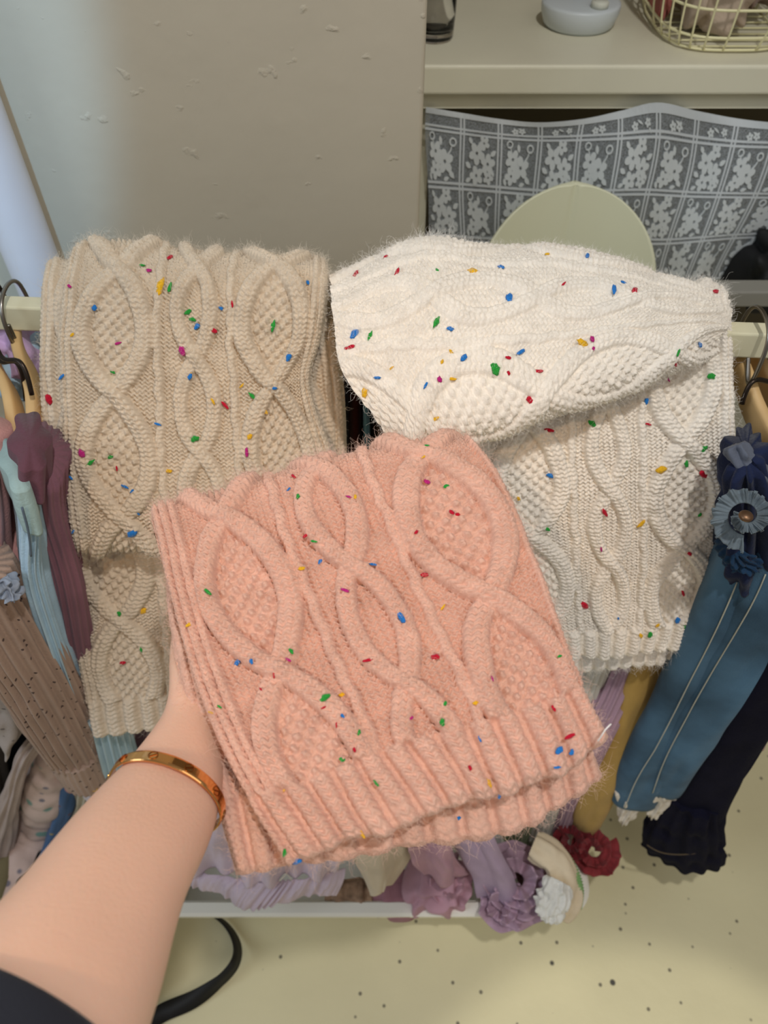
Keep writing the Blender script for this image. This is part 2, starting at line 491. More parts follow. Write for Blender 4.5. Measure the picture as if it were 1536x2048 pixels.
def fuzz(parent, layers, m, n, seed, lo=0.004, hi=0.011, edge_n=5000, elo=0.006, ehi=0.022, rad=0.00007):
    """loose mohair fibres standing off the yarn"""
    rng = np.random.RandomState(seed)
    R = []; Nn = []; Ln = []
    for ly, wgt in layers:
        X = ly.X.reshape(-1, 3); Nv = ly.N.reshape(-1, 3)
        i = rng.randint(0, len(X), int(n * wgt)); R.append(X[i]); Nn.append(Nv[i]); Ln.append(rng.uniform(lo, hi, len(i)))
        U = ly.U.reshape(-1); Q = ly.Q.reshape(-1)
        cand = np.where((U < 0.02) | (U > 0.98) | (Q > ly.L - 0.02) | (Q < 0.35 * (ly.L > 1.3)))[0]
        i = rng.choice(cand, int(edge_n * wgt)); R.append(X[i]); Nn.append(Nv[i]); Ln.append(rng.uniform(elo, ehi, len(i)) * rng.uniform(0.4, 1, len(i)))
    R = np.concatenate(R); Nn = np.concatenate(Nn); Ln = np.concatenate(Ln)
    c = len(R); K = 6
    d = Nn * rng.uniform(0.25, 1.0, (c, 1)) + rng.normal(0, 0.75, (c, 3))
    d /= np.linalg.norm(d, axis=1)[:, None]
    pts = np.zeros((c, K, 3)); pts[:, 0] = R - Nn * 0.0006
    for k in range(1, K):
        pts[:, k] = pts[:, k - 1] + d * (Ln / (K - 1))[:, None]
        d = d + rng.normal(0, 0.42, (c, 3)); d /= np.linalg.norm(d, axis=1)[:, None]
    cu = bpy.data.hair_curves.new('fuzz')
    cu.add_curves([K] * c)
    cu.attributes['position'].data.foreach_set('vector', pts.reshape(-1).astype(np.float32))
    ra = cu.attributes.get('radius') or cu.attributes.new('radius', 'FLOAT', 'POINT')
    ra.data.foreach_set('value', np.tile(np.linspace(rad, rad * 0.5, K), c).astype(np.float32))
    cu.materials.append(m)
    o = bpy.data.objects.new('fuzz', cu); COL.objects.link(o)
    o.parent = parent; o.matrix_parent_inverse = Matrix.Translation(-parent.location)
    o['kind'] = 'stuff'
    return o

FC = {'b': srgb(40, 120, 200), 'r': srgb(190, 25, 50), 'm': srgb(185, 40, 125), 'g': srgb(45, 155, 60), 'y': srgb(232, 180, 40), 'c': srgb(60, 165, 190), 'o': srgb(225, 140, 40)}
FM = {}
def fleck_mesh(c, k):
    if (c, k) in FM: return FM[(c, k)]
    rng = np.random.RandomState(ord(c) * 7 + k)
    bm = bmesh.new(); bmesh.ops.create_icosphere(bm, subdivisions=2, radius=1)
    asp = (1.0, 0.62, 0.45) if k < 2 else (1.2, 0.42, 0.36)
    for v in bm.verts:
        s = 1 + rng.uniform(-0.28, 0.22)
        v.co = Vector((v.co.x * asp[0] * s, v.co.y * asp[1] * s, v.co.z * asp[2] * s))
    for f in bm.faces: f.smooth = True
    me = bpy.data.meshes.new('fleck'); bm.to_mesh(me); bm.free()
    key = 'fleck_yarn_' + c
    m = bpy.data.materials.get(key) or mat(key, FC[c], 1.0, var=0.25, vscale=3, sheen=0.3, spec=0.1)
    me.materials.append(m)
    FM[(c, k)] = me
    return me

def flecks(parent, layers, spots, seed):
    rng = np.random.RandomState(seed)
    XS = np.concatenate([l.X.reshape(-1, 3) for l in layers]); NS = np.concatenate([l.N.reshape(-1, 3) for l in layers])
    own = [l.o for l in layers]; cnt = np.cumsum([l.X.shape[0] * l.X.shape[1] for l in layers])
    px, py, dep = project(XS)
    for c, lst in spots.items():
        for it in lst:
            x, y = it[0], it[1]; big = it[2] if len(it) > 2 else 0.62
            d2 = (px - x) ** 2 + (py - y) ** 2
            near = np.where(d2 < 16)[0]
            if len(near) == 0: continue
            i = near[np.argmin(dep[near] + d2[near] * 1e-5)]
            n = Vector(NS[i]); o = obj('fleck', fleck_mesh(c, rng.randint(0, 4)), None, None)
            s = 9.5 * big * dep[i] / F * rng.uniform(0.85, 1.2)
            o.matrix_world = Matrix.Translation(Vector(XS[i]) - n * s * 0.05) @ n.to_track_quat('Z', 'Y').to_matrix().to_4x4() @ Matrix.Rotation(rng.uniform(0, 6.28), 4, 'Z') @ Matrix.Diagonal((s, s, s, 1))
            mw = o.matrix_world.copy()
            o.parent = own[np.searchsorted(cnt, i, side='right')]; o.matrix_basis = mw

def ctl(rows):
    """rows of ((px, py, depth), ...) -> world control grid"""
    return np.array([[P(*c) for c in r] for r in rows])

def rowd(xy, d):
    d = [d] * len(xy) if np.isscalar(d) else d
    return [(x, y, dd) for (x, y), dd in zip(xy, d)]

# --- pink scarf laid over the hand
M_pink, M_pinkf = knit_mat('pink_mohair', srgb(227, 184, 165), srgb(238, 206, 190))
W0 = 0.25
pk = thing('scarf', P(700, 1250, 0.60), 'folded peach pink cable-knit scarf with coloured flecks, held up by the hand', 'scarf', 'flecked cable-knit scarves')
tu5 = [0, .25, .5, .75, 1]
front = ctl([
    rowd([(345, 1130), (470, 1090), (630, 1050), (800, 1015), (960, 985)], .70),
    rowd([(305, 1045), (445, 1000), (605, 952), (785, 912), (950, 890)], .665),
    rowd([(298, 1024), (440, 985), (600, 934), (780, 896), (945, 878)], [.63, .635, .64, .64, .645]),
    rowd([(308, 1070), (455, 1035), (618, 985), (800, 942), (982, 915)], [.603, .608, .612, .615, .622]),
    rowd([(335, 1190), (490, 1160), (665, 1105), (850, 1060), (1046, 1040)], [.578, .58, .585, .59, .60]),
    rowd([(392, 1380), (560, 1340), (740, 1280), (930, 1230), (1108, 1190)], [.548, .552, .558, .563, .57]),
    rowd([(470, 1560), (638, 1510), (818, 1450), (1008, 1395), (1162, 1340)], [.518, .522, .53, .535, .545]),
    rowd([(575, 1738), (735, 1672), (905, 1605), (1080, 1565), (1222, 1466)], [.495, .50, .51, .515, .525])])
back = ctl([
    rowd([(330, 1110), (470, 1090), (630, 1050), (800, 1015), (960, 985)], .69),
    rowd([(330, 1190), (480, 1160), (660, 1105), (850, 1060), (1040, 1040)], [.605, .615, .62, .625, .635]),
    rowd([(362, 1380), (540, 1350), (730, 1300), (930, 1250), (1102, 1220)], [.572, .582, .588, .593, .60]),
    rowd([(412, 1560), (600, 1530), (800, 1490), (1000, 1440), (1152, 1390)], [.543, .55, .558, .563, .575]),
    rowd([(470, 1750), (620, 1722), (850, 1690), (1060, 1652), (1208, 1552)], [.515, .525, .54, .545, .552])])
PKf = knit_layer('front_layer', pk, front, W0, 0.00068, M_pink, (0.42, 0.33, 0.38), hem=0.17, p_of_u=lambda u: u * 1.0 - 0.035, seed=11, face=0.8, side=0.05, hscale=1.3)
PKb = knit_layer('back_layer', pk, back, W0 * 1.02, 0.0010, M_pink, (0.4, 0.3, 0.38), hem=0.2, seed=31, face=0.8)
flecks(pk, [PKf, PKb], {
 'b': [(575, 975), (745, 1130), (800, 1232, 1.4), (474, 1327, .9), (503, 1319), (686, 1432), (1120, 1497, 1.1), (1143, 1502, .9), (1117, 1534), (958, 1482), (919, 1634), (997, 1593), (638, 1122), (596, 1722, 1.1)],
 'r': [(588, 948, .8), (913, 1025), (610, 1072, .8), (850, 1150, .7), (737, 1322, .9), (869, 1312, .9), (829, 1063), (645, 1418), (670, 1450), (1137, 1475, 1), (940, 1535), (1107, 1420), (519, 1380, .5), (545, 1350), (902, 1022), (710, 1500)],
 'm': [(693, 1178, .9), (579, 1320), (988, 1355), (825, 1435), (853, 965, .8), (698, 990)],
 'g': [(853, 888), (890, 970), (627, 1085), (418, 1182, .9), (651, 1392, 1.1), (440, 1412), (721, 1462), (682, 1520), (751, 1568, .8), (1122, 1310), (893, 1408), (886, 1445, .8), (567, 1702, .7), (584, 1305), (597, 990)],
 'y': [(709, 990), (600, 1137, .8), (680, 1387, .8), (375, 1252), (567, 1582), (980, 1568, 1), (950, 1405), (728, 1668, .9), (889, 1212), (417, 1425), (845, 912)]}, 5)
tube('tag_thread', [P(1196, 1482, .512), P(1204, 1470, .508), P(1212, 1458, .506), P(1222, 1448, .507)], 0.0005, mat('tag_plastic', srgb(244, 240, 238), .4), pk, n=20, k=6)
fuzz(pk, [(PKf, 1.0), (PKb, 0.45)], M_pinkf, 15000, 4, rad=0.00006)

# --- beige scarf over the rail
M_beige, M_beigef = knit_mat('oatmeal_mohair', srgb(218, 202, 180), srgb(234, 223, 206))
bs = thing('scarf', P(380, 800, 0.84), 'oatmeal beige cable-knit scarf with flecks folded over the rail beside the white pipe', 'scarf', 'flecked cable-knit scarves')
bf = ctl([
    rowd([(165, 600), (280, 600), (405, 610), (530, 620), (645, 628)], .92),
    rowd([(152, 512), (275, 506), (402, 515), (530, 525), (652, 535)], .868),
    rowd([(146, 498), (270, 492), (400, 503), (530, 514), (655, 524)], .83),
    rowd([(128, 545), (258, 545), (392, 550), (525, 556), (656, 560)], .80),
    rowd([(114, 645), (250, 645), (386, 650), (520, 655), (645, 660)], .80),
    rowd([(116, 790), (255, 795), (394, 800), (528, 795), (622, 775)], .812),
    rowd([(126, 930), (262, 938), (402, 942), (542, 938), (668, 915)], .826),
    rowd([(136, 1058), (275, 1068), (418, 1070), (560, 1062), (690, 1050)], .845),
    rowd([(142, 1092), (280, 1096), (421, 1096), (562, 1090), (692, 1080)], .862),
    rowd([(142, 1085), (280, 1088), (421, 1088), (562, 1080), (690, 1070)], .885),
    rowd([(138, 1000), (275, 1000), (416, 1000), (558, 1000), (680, 990)], .880)])
bb = ctl([
    rowd([(120, 600), (240, 600), (370, 610), (530, 620), (655, 628)], .925),
    rowd([(96, 528), (225, 520), (365, 525), (520, 530), (660, 540)], .87),
    rowd([(85, 535), (220, 528), (362, 532), (520, 538), (662, 545)], .84),
    rowd([(76, 640), (220, 640), (370, 645), (520, 650), (672, 655)], .825),
    rowd([(76, 790), (225, 795), (375, 800), (530, 800), (688, 780)], .838),
    rowd([(84, 930), (232, 935), (385, 940), (540, 938), (694, 915)], .855),
    rowd([(104, 1090), (245, 1095), (395, 1095), (540, 1090), (690, 1070)], .90),
    rowd([(134, 1240), (265, 1240), (400, 1235), (530, 1230), (660, 1215)], .94),
    rowd([(160, 1370), (285, 1360), (405, 1350), (520, 1345), (630, 1335)], .975),
    rowd([(184, 1478), (300, 1462), (410, 1450), (515, 1440), (610, 1430)], 1.0)])
BGf = knit_layer('front_layer', bs, bf, W0, 0.00085, M_beige, (0.52, 0.50, 0.48), seed=51, face=0.5, hscale=1.2)
BGb = knit_layer('back_layer', bs, bb, W0 * 1.1, 0.0010, M_beige, (0.27, 0.2, 0.2), hem=0.17, seed=71, face=0.5, p_of_u=lambda u: u)
flecks(bs, [BGf, BGb], {
 'y': [(324, 574, 1.5), (142, 672), (384, 750), (480, 770), (533, 827), (503, 873, .8), (337, 945), (429, 803), (287, 1226, .9)],
 'g': [(338, 577, .9), (378, 625, .8), (550, 652, 1.1), (392, 878, 1), (183, 925, .9), (505, 795, .8), (229, 745), (281, 530), (386, 640), (238, 1230), (285, 1300, .6), (222, 915)],
 'b': [(188, 618, .9), (442, 618, .6), (393, 652, .7), (575, 715, .9), (124, 751, .8), (319, 847, .7), (383, 755), (277, 1030, .6), (249, 975, .8), (261, 1068, 1.2), (142, 1064), (142, 1102, .9), (550, 780), (613, 566), (263, 980, .6), (140, 955)],
 'r': [(340, 512, .8), (430, 663, .8), (447, 811, .9), (97, 797, 1), (466, 605), (587, 945, .8), (247, 1325), (235, 935, .6)],
 'm': [(491, 902, .8), (365, 704, 1), (237, 690, .8), (165, 905, .9), (300, 540), (140, 570, .6)]}, 6)
fuzz(bs, [(BGf, 1.0), (BGb, 0.6)], M_beigef, 15000, 8)

# --- white scarf over the rail, its upper part flopped forward
M_white, M_whitef = knit_mat('cream_mohair', srgb(246, 238, 226), srgb(252, 247, 240))
ws = thing('scarf', P(1150, 800, 0.82), 'creamy white cable-knit scarf with flecks, slung loosely over the rail by the lace curtain', 'scarf', 'flecked cable-knit scarves')
wl_ = ctl([
    rowd([(935, 640), (1065, 640), (1195, 640), (1325, 645), (1450, 650)], .93),
    rowd([(930, 575), (1062, 572), (1192, 572), (1322, 574), (1452, 580)], .875),
    rowd([(935, 600), (1065, 600), (1195, 598), (1328, 592), (1462, 600)], .83),
    rowd([(942, 725), (1075, 722), (1205, 715), (1338, 705), (1469, 700)], .825),
    rowd([(950, 930), (1082, 925), (1215, 915), (1346, 905), (1477, 892)], .845),
    rowd([(968, 1130), (1095, 1122), (1220, 1110), (1345, 1098), (1466, 1082)], .895),
    rowd([(1000, 1250), (1110, 1240), (1220, 1228), (1330, 1215), (1432, 1200)], .935),
    rowd([(1020, 1330), (1118, 1322), (1215, 1316), (1310, 1305), (1402, 1296)], .965)])
wbk = ctl([
    rowd([(960, 930), (1082, 925), (1215, 915), (1336, 905), (1440, 892)], .885),
    rowd([(985, 1150), (1100, 1140), (1215, 1130), (1330, 1115), (1420, 1100)], .94),
    rowd([(1030, 1350), (1120, 1345), (1205, 1340), (1290, 1332), (1366, 1315)], 1.0)])
flap = ctl([
    rowd([(690, 640), (835, 580), (985, 590), (1140, 585), (1300, 620), (1440, 650)], .92),
    rowd([(672, 575), (835, 490), (985, 510), (1140, 500), (1300, 552), (1448, 600)], .86),
    rowd([(666, 560), (835, 480), (985, 500), (1140, 490), (1300, 545), (1450, 592)], [.825, .82, .825, .825, .83, .845]),
    rowd([(664, 592), (828, 525), (978, 535), (1135, 528), (1300, 570), (1460, 608)], [.79, .785, .79, .79, .80, .83]),
    rowd([(670, 650), (818, 620), (968, 622), (1128, 612), (1300, 618), (1464, 632)], [.765, .758, .76, .762, .78, .815]),
    rowd([(690, 755), (818, 752), (960, 748), (1120, 718), (1292, 678), (1456, 660)], [.752, .742, .742, .748, .768, .808]),
    rowd([(760, 852), (862, 874), (980, 862), (1125, 812), (1287, 745), (1438, 690)], [.757, .748, .748, .755, .775, .81]),
    rowd([(780, 882), (872, 898), (982, 882), (1127, 830), (1288, 760), (1436, 700)], [.775, .772, .775, .78, .795, .822]),
    rowd([(772, 850), (870, 862), (980, 848), (1125, 800), (1284, 735), (1430, 685)], [.795, .795, .80, .80, .81, .825])])
WHl = knit_layer('hanging_layer', ws, wl_, W0, 0.00085, M_white, (0.40, 0.47, 0.52), hem=0.16, seed=91, face=0.5, hscale=1.15)
WHb = knit_layer('back_layer', ws, wbk, W0 * 0.85, 0.0011, M_white, (0.3, 0.2, 0.4), hem=0.2, seed=101, face=0.5)

def flap_layer():
    # the scarf runs sideways here: knit along the columns instead of the rows
    c = flap.transpose(1, 0, 2)
    ly = knit_layer('flopped_layer', ws, c, 0.27, 0.00085, M_white, (0.34, 0.42, 0.22), q0=0.1, seed=111, tu=chord(flap[:, 2]), face=0.5, p_of_u=lambda u: 0.98 - u * 0.98, edges=(0, 0), wob=0.006, hscale=0.62)
    return ly
WHf = flap_layer()
WHf.L = 9.0
flecks(ws, [WHl, WHf, WHb], {
 'r': [(792, 541, 1.1), (711, 543, .9), (702, 692, 1.1), (1077, 742, 1.2), (1060, 803, .9), (1018, 748, .6), (1354, 730, .8), (1267, 577, .8), (1206, 1026, 1.1), (1407, 952, 1.1), (1170, 1211, 1.1), (1100, 864, .9), (1130, 566), (1376, 1108), (1298, 850), (1435, 582, .8), (1365, 1190, .7), (1020, 715, .6), (770, 510, .6)],
 'b': [(1016, 594, 1.3), (1232, 580, 1.1), (1175, 507, .9), (1003, 530, .7), (710, 667, 1.2), (900, 656, .8), (1045, 705, 1), (927, 715, .8), (1103, 955, 1), (752, 757), (1296, 802, .7), (850, 768, .7), (1403, 692, .7), (1356, 1245, .7), (1246, 562, .6), (1235, 1240, .4)],
 'g': [(871, 643, 1.1), (741, 668, 1), (990, 733, 1.3), (1183, 850, 1.1), (1357, 704, .8), (1420, 751, 1), (1412, 898, .9), (1377, 930, .9), (1097, 1062, .8), (1300, 1270, .7), (1375, 1258, .7), (871, 538, .5), (1400, 1028, .5)],
 'y': [(948, 538, 1.2), (1164, 683, 1.1), (1322, 942, 1.4), (733, 785, .9), (905, 760, .9), (1095, 505, .6), (873, 838, .9), (900, 703, .7), (886, 720, .6), (1035, 1000), (1280, 1048, .9), (1315, 1255, .7), (1280, 1275, .7), (785, 733, .5)],
 'm': [(880, 757, .9), (1187, 675, .6), (1340, 760, .6), (1206, 1100, .5), (1190, 698, .5)]}, 7)
fuzz(ws, [(WHl, 0.8), (WHf, 1.0), (WHb, 0.3)], M_whitef, 14000, 12)

# ------------------------------------------------------------------ clothes rack
M_cream = mat('cream_paint', srgb(226, 220, 188), 0.45, var=0.04, vscale=12, bump=0.0003, bscale=80)
M_steel = mat('nickel_wire', srgb(150, 145, 138), 0.28, metal=1.0)
M_dark = mat('dark_wire', srgb(62, 54, 48), 0.35, metal=0.9)
M_pipe = mat('white_enamel', srgb(214, 212, 216), 0.35, var=0.02)
A0 = PZ(-60, 612, 1.10); A1 = PZ(1600, 672, 1.10)
rk = thing('clothes_rack', (0, A0[1], 0), 'cream painted square rail of the clothes rack carrying scarves and hangers', 'clothes rack')
dirv = (A1 - A0); dirv /= np.linalg.norm(dirv)
nrm = np.array([-dirv[1], dirv[0], 0])
def bar(name, a, b, wy, hz, m, parent):
    a = np.array(a); b = np.array(b)
    V = []
    for p in (a, b):
        for (y, z) in ((0, 0), (wy, 0), (wy, -hz), (0, -hz)):
            V.append(p + nrm * y + np.array([0, 0, z]))
    bm = bmesh.new(); vs = [bm.verts.new(v) for v in V]
    for f in ((0, 1, 2, 3), (7, 6, 5, 4), (0, 4, 5, 1), (1, 5, 6, 2), (2, 6, 7, 3), (3, 7, 4, 0)): bm.faces.new([vs[i] for i in f])
    bmesh.ops.recalc_face_normals(bm, faces=bm.faces[:])
    bmesh.ops.bevel(bm, geom=bm.edges[:], offset=0.002, segments=2, affect='EDGES', profile=0.5)
    me = bpy.data.meshes.new(name); bm.to_mesh(me); bm.free()
    return obj(name, me, m, parent)
R0 = A0 - dirv * 0.50; R1 = A1 + dirv * 0.62
bar('rail', R0, R1, 0.020, 0.028, M_cream, rk)
for e in (R0, R1):
    box('post', (e[0] - 0.015, e[1] - 0.005, 0.03), (e[0] + 0.015, e[1] + 0.025, e[2] - 0.002), M_cream, rk, bev=0.002)
    box('foot', (e[0] - 0.02, e[1] - 0.22, 0.0), (e[0] + 0.02, e[1] + 0.24, 0.03), M_cream, rk, bev=0.004)

# white pipe in front of the wall
pb = PY(46, 420, 0.96)
pp = tube('pipe', [(pb[0] - 0.012, pb[1], 0.0), (pb[0] - 0.012, pb[1], 1.3), (pb[0] - 0.012, pb[1], 2.7)], 0.031, M_pipe, None, n=6, k=28)
tag(pp, 'white enamelled upright pipe against the plaster wall, left of the scarves', 'pipe')

# hangers
M_wood = mat('hanger_wood', srgb(214, 178, 124), 0.5, var=0.12, vscale=14)
def plank(name, pts, wd, th, m, parent, n=40):
    """flat wooden hanger arm: rounded-rectangle section along a path, width in the vertical plane of the arm"""
    C = nspline(chord(pts), np.asarray(pts, float), np.linspace(0, 1, n))
    T = np.gradient(C, axis=0); T /= np.linalg.norm(T, axis=1)[:, None]
    X = np.tile(dirv, (n, 1)); Zv = np.cross(T, X); Zv /= np.linalg.norm(Zv, axis=1)[:, None]
    a = np.arange(16) / 16 * 2 * math.pi
    ca = np.sign(np.cos(a)) * np.abs(np.cos(a)) ** 0.45; sa = np.sign(np.sin(a)) * np.abs(np.sin(a)) ** 0.45
    tp = np.interp(np.linspace(0, 1, n), [0, 0.5, 0.93, 1], [1.0, 1.0, 0.85, 0.45])
    V = C[:, None] + (tp[:, None, None]) * (wd / 2 * sa[None, :, None] * Zv[:, None]) + th / 2 * ca[None, :, None] * X[:, None]
    q = grid_faces(n, 16, True).tolist() + [list(range(16))[::-1], [(n - 1) * 16 + j for j in range(16)]]
    return obj(name, mesh_py(name, V.reshape(-1, 3), q), m, parent)

def hanger(x_neck, arm, label, wire_m, wire=None, wd=0.03, th=0.012, ring=None):
    """arm: points of the near arm from the neck outwards; the far arm mirrors it behind the rail"""
    arm = [np.array(p) for p in arm]
    nk = arm[0]
    t = thing('clothes_hanger', nk, label, 'hanger', 'wooden hangers on the rail')
    far = [nk + (nk - p) * np.array([1, 1, -1]) for p in arm[:0:-1]]
    plank('arm', far + arm, wd, th, M_wood, t, n=60)
    yr = A0[1] + (nk[0] - A0[0]) / (A1[0] - A0[0]) * (A1[1] - A0[1]) + 0.010
    zt = A0[2]
    if ring is None:
        pts = [nk + np.array([0, 0, 0.0]), (nk[0], nk[1], nk[2] + 0.03), (nk[0], yr - 0.026, zt - 0.045), (nk[0], yr - 0.030, zt - 0.015), (nk[0], yr - 0.020, zt + 0.010), (nk[0], yr, zt + 0.016), (nk[0], yr + 0.022, zt + 0.008), (nk[0], yr + 0.03, zt - 0.02)]
    else:
        pts = ring
    tube('hook', pts, 0.0021, wire_m, t, n=70, k=8, ref=(1, 0, 0.02))
    if wire is not None:
        tube('trouser_clip', wire, 0.0024, M_dark, t, n=30, k=8, ref=(1, 0.1, 0.3))
    return t

def hg(px, py, Y):
    return PY(px, py, Y)
hanger(0, [hg(-6, 735, 0.690), hg(22, 790, 0.650), hg(36, 870, 0.605), hg(48, 975, 0.555)], 'pale wooden hanger at the left frame edge with the sky blue garment on it', M_dark,
       wire=[hg(52, 800, 0.650), hg(26, 722, 0.665), hg(4, 724, 0.670), hg(-16, 680, 0.690)])
hanger(0, [hg(40, 700, 0.705), hg(66, 775, 0.660), hg(74, 850, 0.615), hg(82, 905, 0.590)], 'pale wooden hanger holding the mauve cardigan beside the beige scarf', M_steel,
       wire=[hg(64, 790, 0.630), hg(36, 722, 0.650), hg(8, 718, 0.660), hg(-14, 672, 0.680)])
hanger(0, [hg(1474, 740, 0.685), hg(1500, 800, 0.650), hg(1530, 865, 0.610), hg(1580, 960, 0.560)], 'wooden hanger at the right frame edge with the denim garment, nearer of the two', M_steel,
       wire=[hg(1484, 808, 0.635), hg(1507, 762, 0.645), hg(1540, 764, 0.650), hg(1580, 770, 0.660)], wd=0.034)
hanger(0, [hg(1512, 735, 0.705), hg(1545, 790, 0.670), hg(1580, 850, 0.630), hg(1620, 920, 0.580)], 'wooden hanger at the right frame edge behind the black trouser clip', M_steel)

# ------------------------------------------------------------------ hanging garments
def fab(name, rgb, **k):
    k.setdefault('var', 0.08); k.setdefault('vscale', 25); k.setdefault('bump', 0.0007); k.setdefault('bscale', 350); k.setdefault('sheen', 0.1)
    return mat(name, srgb(*rgb), 0.95, spec=0.15, **k)

def gpath(pts):
    out = [PY(*p) for p in pts]
    return [X if X[2] > 0.05 else PZ(p[0], p[1], 0.05 / S) for X, p in zip(out, pts)]     # hems stay above the floor

def pxw(pts, w):
    """widths in pixels at the path points -> metres"""
    out = []
    for p, ww in zip(pts, w):
        X = gpath([p])[0]; out.append(ww / F * project(X)[2])
    return out

def garment(name, pts, wpx, thk, m, parent=None, label=None, cat='garment', group=None, **kw):
    o = loft(name, gpath(pts), pxw(pts, wpx), [thk, thk], m, parent, **kw)
    if label: tag(o, label, cat, group)
    return o

GL = 'garments hanging on the left'
GR = 'garments hanging on the right'
M_sky = fab('sky_jersey', (176, 204, 222)); M_mauve = fab('mauve_knit', (132, 92, 104)); M_rose = fab('rose_cotton', (206, 154, 150))
M_taupe = fab('taupe_rib', (172, 146, 130)); add_spots(M_taupe, srgb(84, 66, 60), 95, 0.16, 2.0)
M_lilac = fab('lilac_fleece', (206, 176, 214)); M_olive = fab('olive_cord', (122, 112, 84)); M_greige = fab('greige_knit', (168, 156, 150))
add_spots(M_greige, srgb(110, 100, 98), 60, 0.14, 1.0)

garment('lilac_sweater', [(-30, 655, .80), (15, 668, .76), (40, 700, .735), (44, 765, .70)], [80, 110, 100, 60], 0.05, M_lilac, label='lilac fleece top peeking out under the rail at far left', cat='top', wob=0.006, folds=[(4, .003, 0, 2)], seed=3)
garment('pale_blue_sweater', [(80, 690, .76), (52, 730, .73), (38, 760, .71), (30, 800, .69)], [60, 90, 90, 50], 0.05, M_sky, label='pale blue top on the hanger just below the lilac fleece', cat='top', wob=0.006, folds=[(3, .003, 1, 2)], seed=4)
t = thing('rose_dress', PY(10, 1100, .55), 'dusty rose cotton garment hanging at the left frame edge', 'garment', GL)
garment('body', [(-22, 870, .57), (-8, 980, .56), (2, 1100, .55), (45, 1240, .53), (110, 1400, .5), (170, 1540, .48)], [60, 70, 74, 80, 90, 90], 0.10, M_rose, t, folds=[(7, .004, 0, 2), (3, .004, 1, -2)], wob=.003)
garment('waistband', [(0, 1060, .547), (4, 1085, .546), (10, 1112, .545)], [78, 82, 80], 0.105, M_rose, t, folds=[(18, .0012, 0, 0)], n=20)
# sky blue garment
t = thing('blue_blouse', PY(70, 1100, .5), 'sky blue ribbed garment hanging between the rose and mauve ones', 'garment', GL)
bl = [(38, 945, .52), (58, 1020, .515), (66, 1110, .505), (92, 1230, .49), (140, 1370, .475), (205, 1530, .455), (300, 1760, .43)]
garment('body', bl, [44, 50, 48, 54, 66, 92, 130], 0.08, M_sky, t, folds=[(16, .0022, 0, 1.5), (3, .003, 1, 2)], wob=.002, k=160)
garment('collar', [(28, 930, .517), (42, 975, .512), (55, 1015, .508)], [44, 50, 42], 0.085, fab('sky_collar', (158, 184, 184)), t, folds=[(5, .002, 0, 1)], n=24)
tube('seam', [PY(44, 1015, .468), PY(56, 1060, .466), PY(62, 1112, .464)], 0.0011, fab('sky_seam', (92, 108, 124)), t, n=16, k=6)
# mauve cardigan
t = thing('mauve_cardigan', PY(110, 1100, .52), 'mauve knitted cardigan hanging right against the beige scarf', 'cardigan', GL)
mv = [(88, 905, .56), (92, 1000, .55), (120, 1120, .535), (150, 1260, .52), (186, 1400, .50), (235, 1520, .485), (300, 1640, .47)]
garment('body', mv, [96, 92, 92, 84, 84, 86, 90], 0.09, M_mauve, t, folds=[(22, .0016, 0, 2), (4, .003, 0, -1)], wob=.002, k=180)
garment('shoulder', [(60, 880, .545), (62, 915, .54), (66, 948, .535)], [70, 66, 56], 0.095, fab('mauve_dark', (108, 72, 84)), t, folds=[(6, .003, 1, 2)], n=24)
# taupe ribbed sleeve
t = thing('ribbed_jumper', PY(60, 1330, .44), 'taupe ribbed jumper with dark specks, its sleeve slanting down to a cuff', 'jumper', GL)
garment('sleeve', [(-60, 1130, .47), (0, 1235, .46), (60, 1335, .45), (118, 1435, .44), (150, 1492, .435)], [150, 150, 142, 126, 112], 0.075, M_taupe, t, folds=[(24, .0026, 0, 0.3)], wob=.0015, k=240, power=.9)
garment('cuff', [(143, 1484, .436), (158, 1512, .433), (170, 1535, .43)], [104, 106, 98], 0.085, M_taupe, t, folds=[(30, .001, 0, 0)], n=24, k=120)
garment('collar_trim', [(0, 1160, .45), (14, 1178, .445), (24, 1196, .44)], [44, 36, 22], 0.03, fab('blue_grey_trim', (150, 160, 176)), t, wob=.006, n=24, folds=[(9, .002, 0, 3)])
# far-left bits
garment('grey_knit', [(-20, 1300, .455), (5, 1370, .45), (16, 1430, .447), (14, 1482, .445)], [70, 84, 66, 14], 0.05, M_greige, label='grey flecked knit ending in a point at the left frame edge', cat='garment', group=GL, wob=.004, folds=[(4, .003, 0, 1)])
garment('greige_scarf_end', [(120, 1440, .455), (58, 1500, .45), (28, 1570, .445), (4, 1660, .44), (-10, 1720, .435)], [26, 28, 30, 44, 50], 0.035, fab('greige', (178, 160, 152)), label='narrow greige knitted strip curving down beside the olive trousers', cat='garment', group=GL, folds=[(9, .0018, 0, 2)], wob=.003)
garment('olive_trousers', [(130, 1420, .56), (90, 1520, .55), (50, 1640, .53), (5, 1790, .50), (-30, 1900, .48)], [66, 66, 66, 74, 80], 0.06, M_olive, label='olive brown trouser leg hanging behind the floral quilted sleeve', cat='trousers', group=GL, folds=[(3, .004, 0, 2)], wob=.003)
M_flor = fab('floral_quilt', (206, 182, 172), bump=0.002, bscale=60); add_spots(M_flor, srgb(120, 156, 146), 26, 0.17, 4.4, soft=.08); add_spots(M_flor, srgb(126, 120, 130), 30, 0.12, 9.0, soft=.06)
garment('quilted_jacket', [(122, 1440, .50), (112, 1510, .488), (90, 1600, .47), (62, 1690, .45), (20, 1770, .43), (-40, 1850, .41)], [66, 76, 80, 78, 76, 76], 0.05, M_flor, label='pinkish quilted sleeve with teal flower print at lower left', cat='jacket', group=GL, n=120,
        longit=lambda s, a: 0.0035 * np.abs(np.sin(s * 34 + 1.5 * np.sin(a))) + 0.003 * vnoise(s * 22, a * 2, 77))
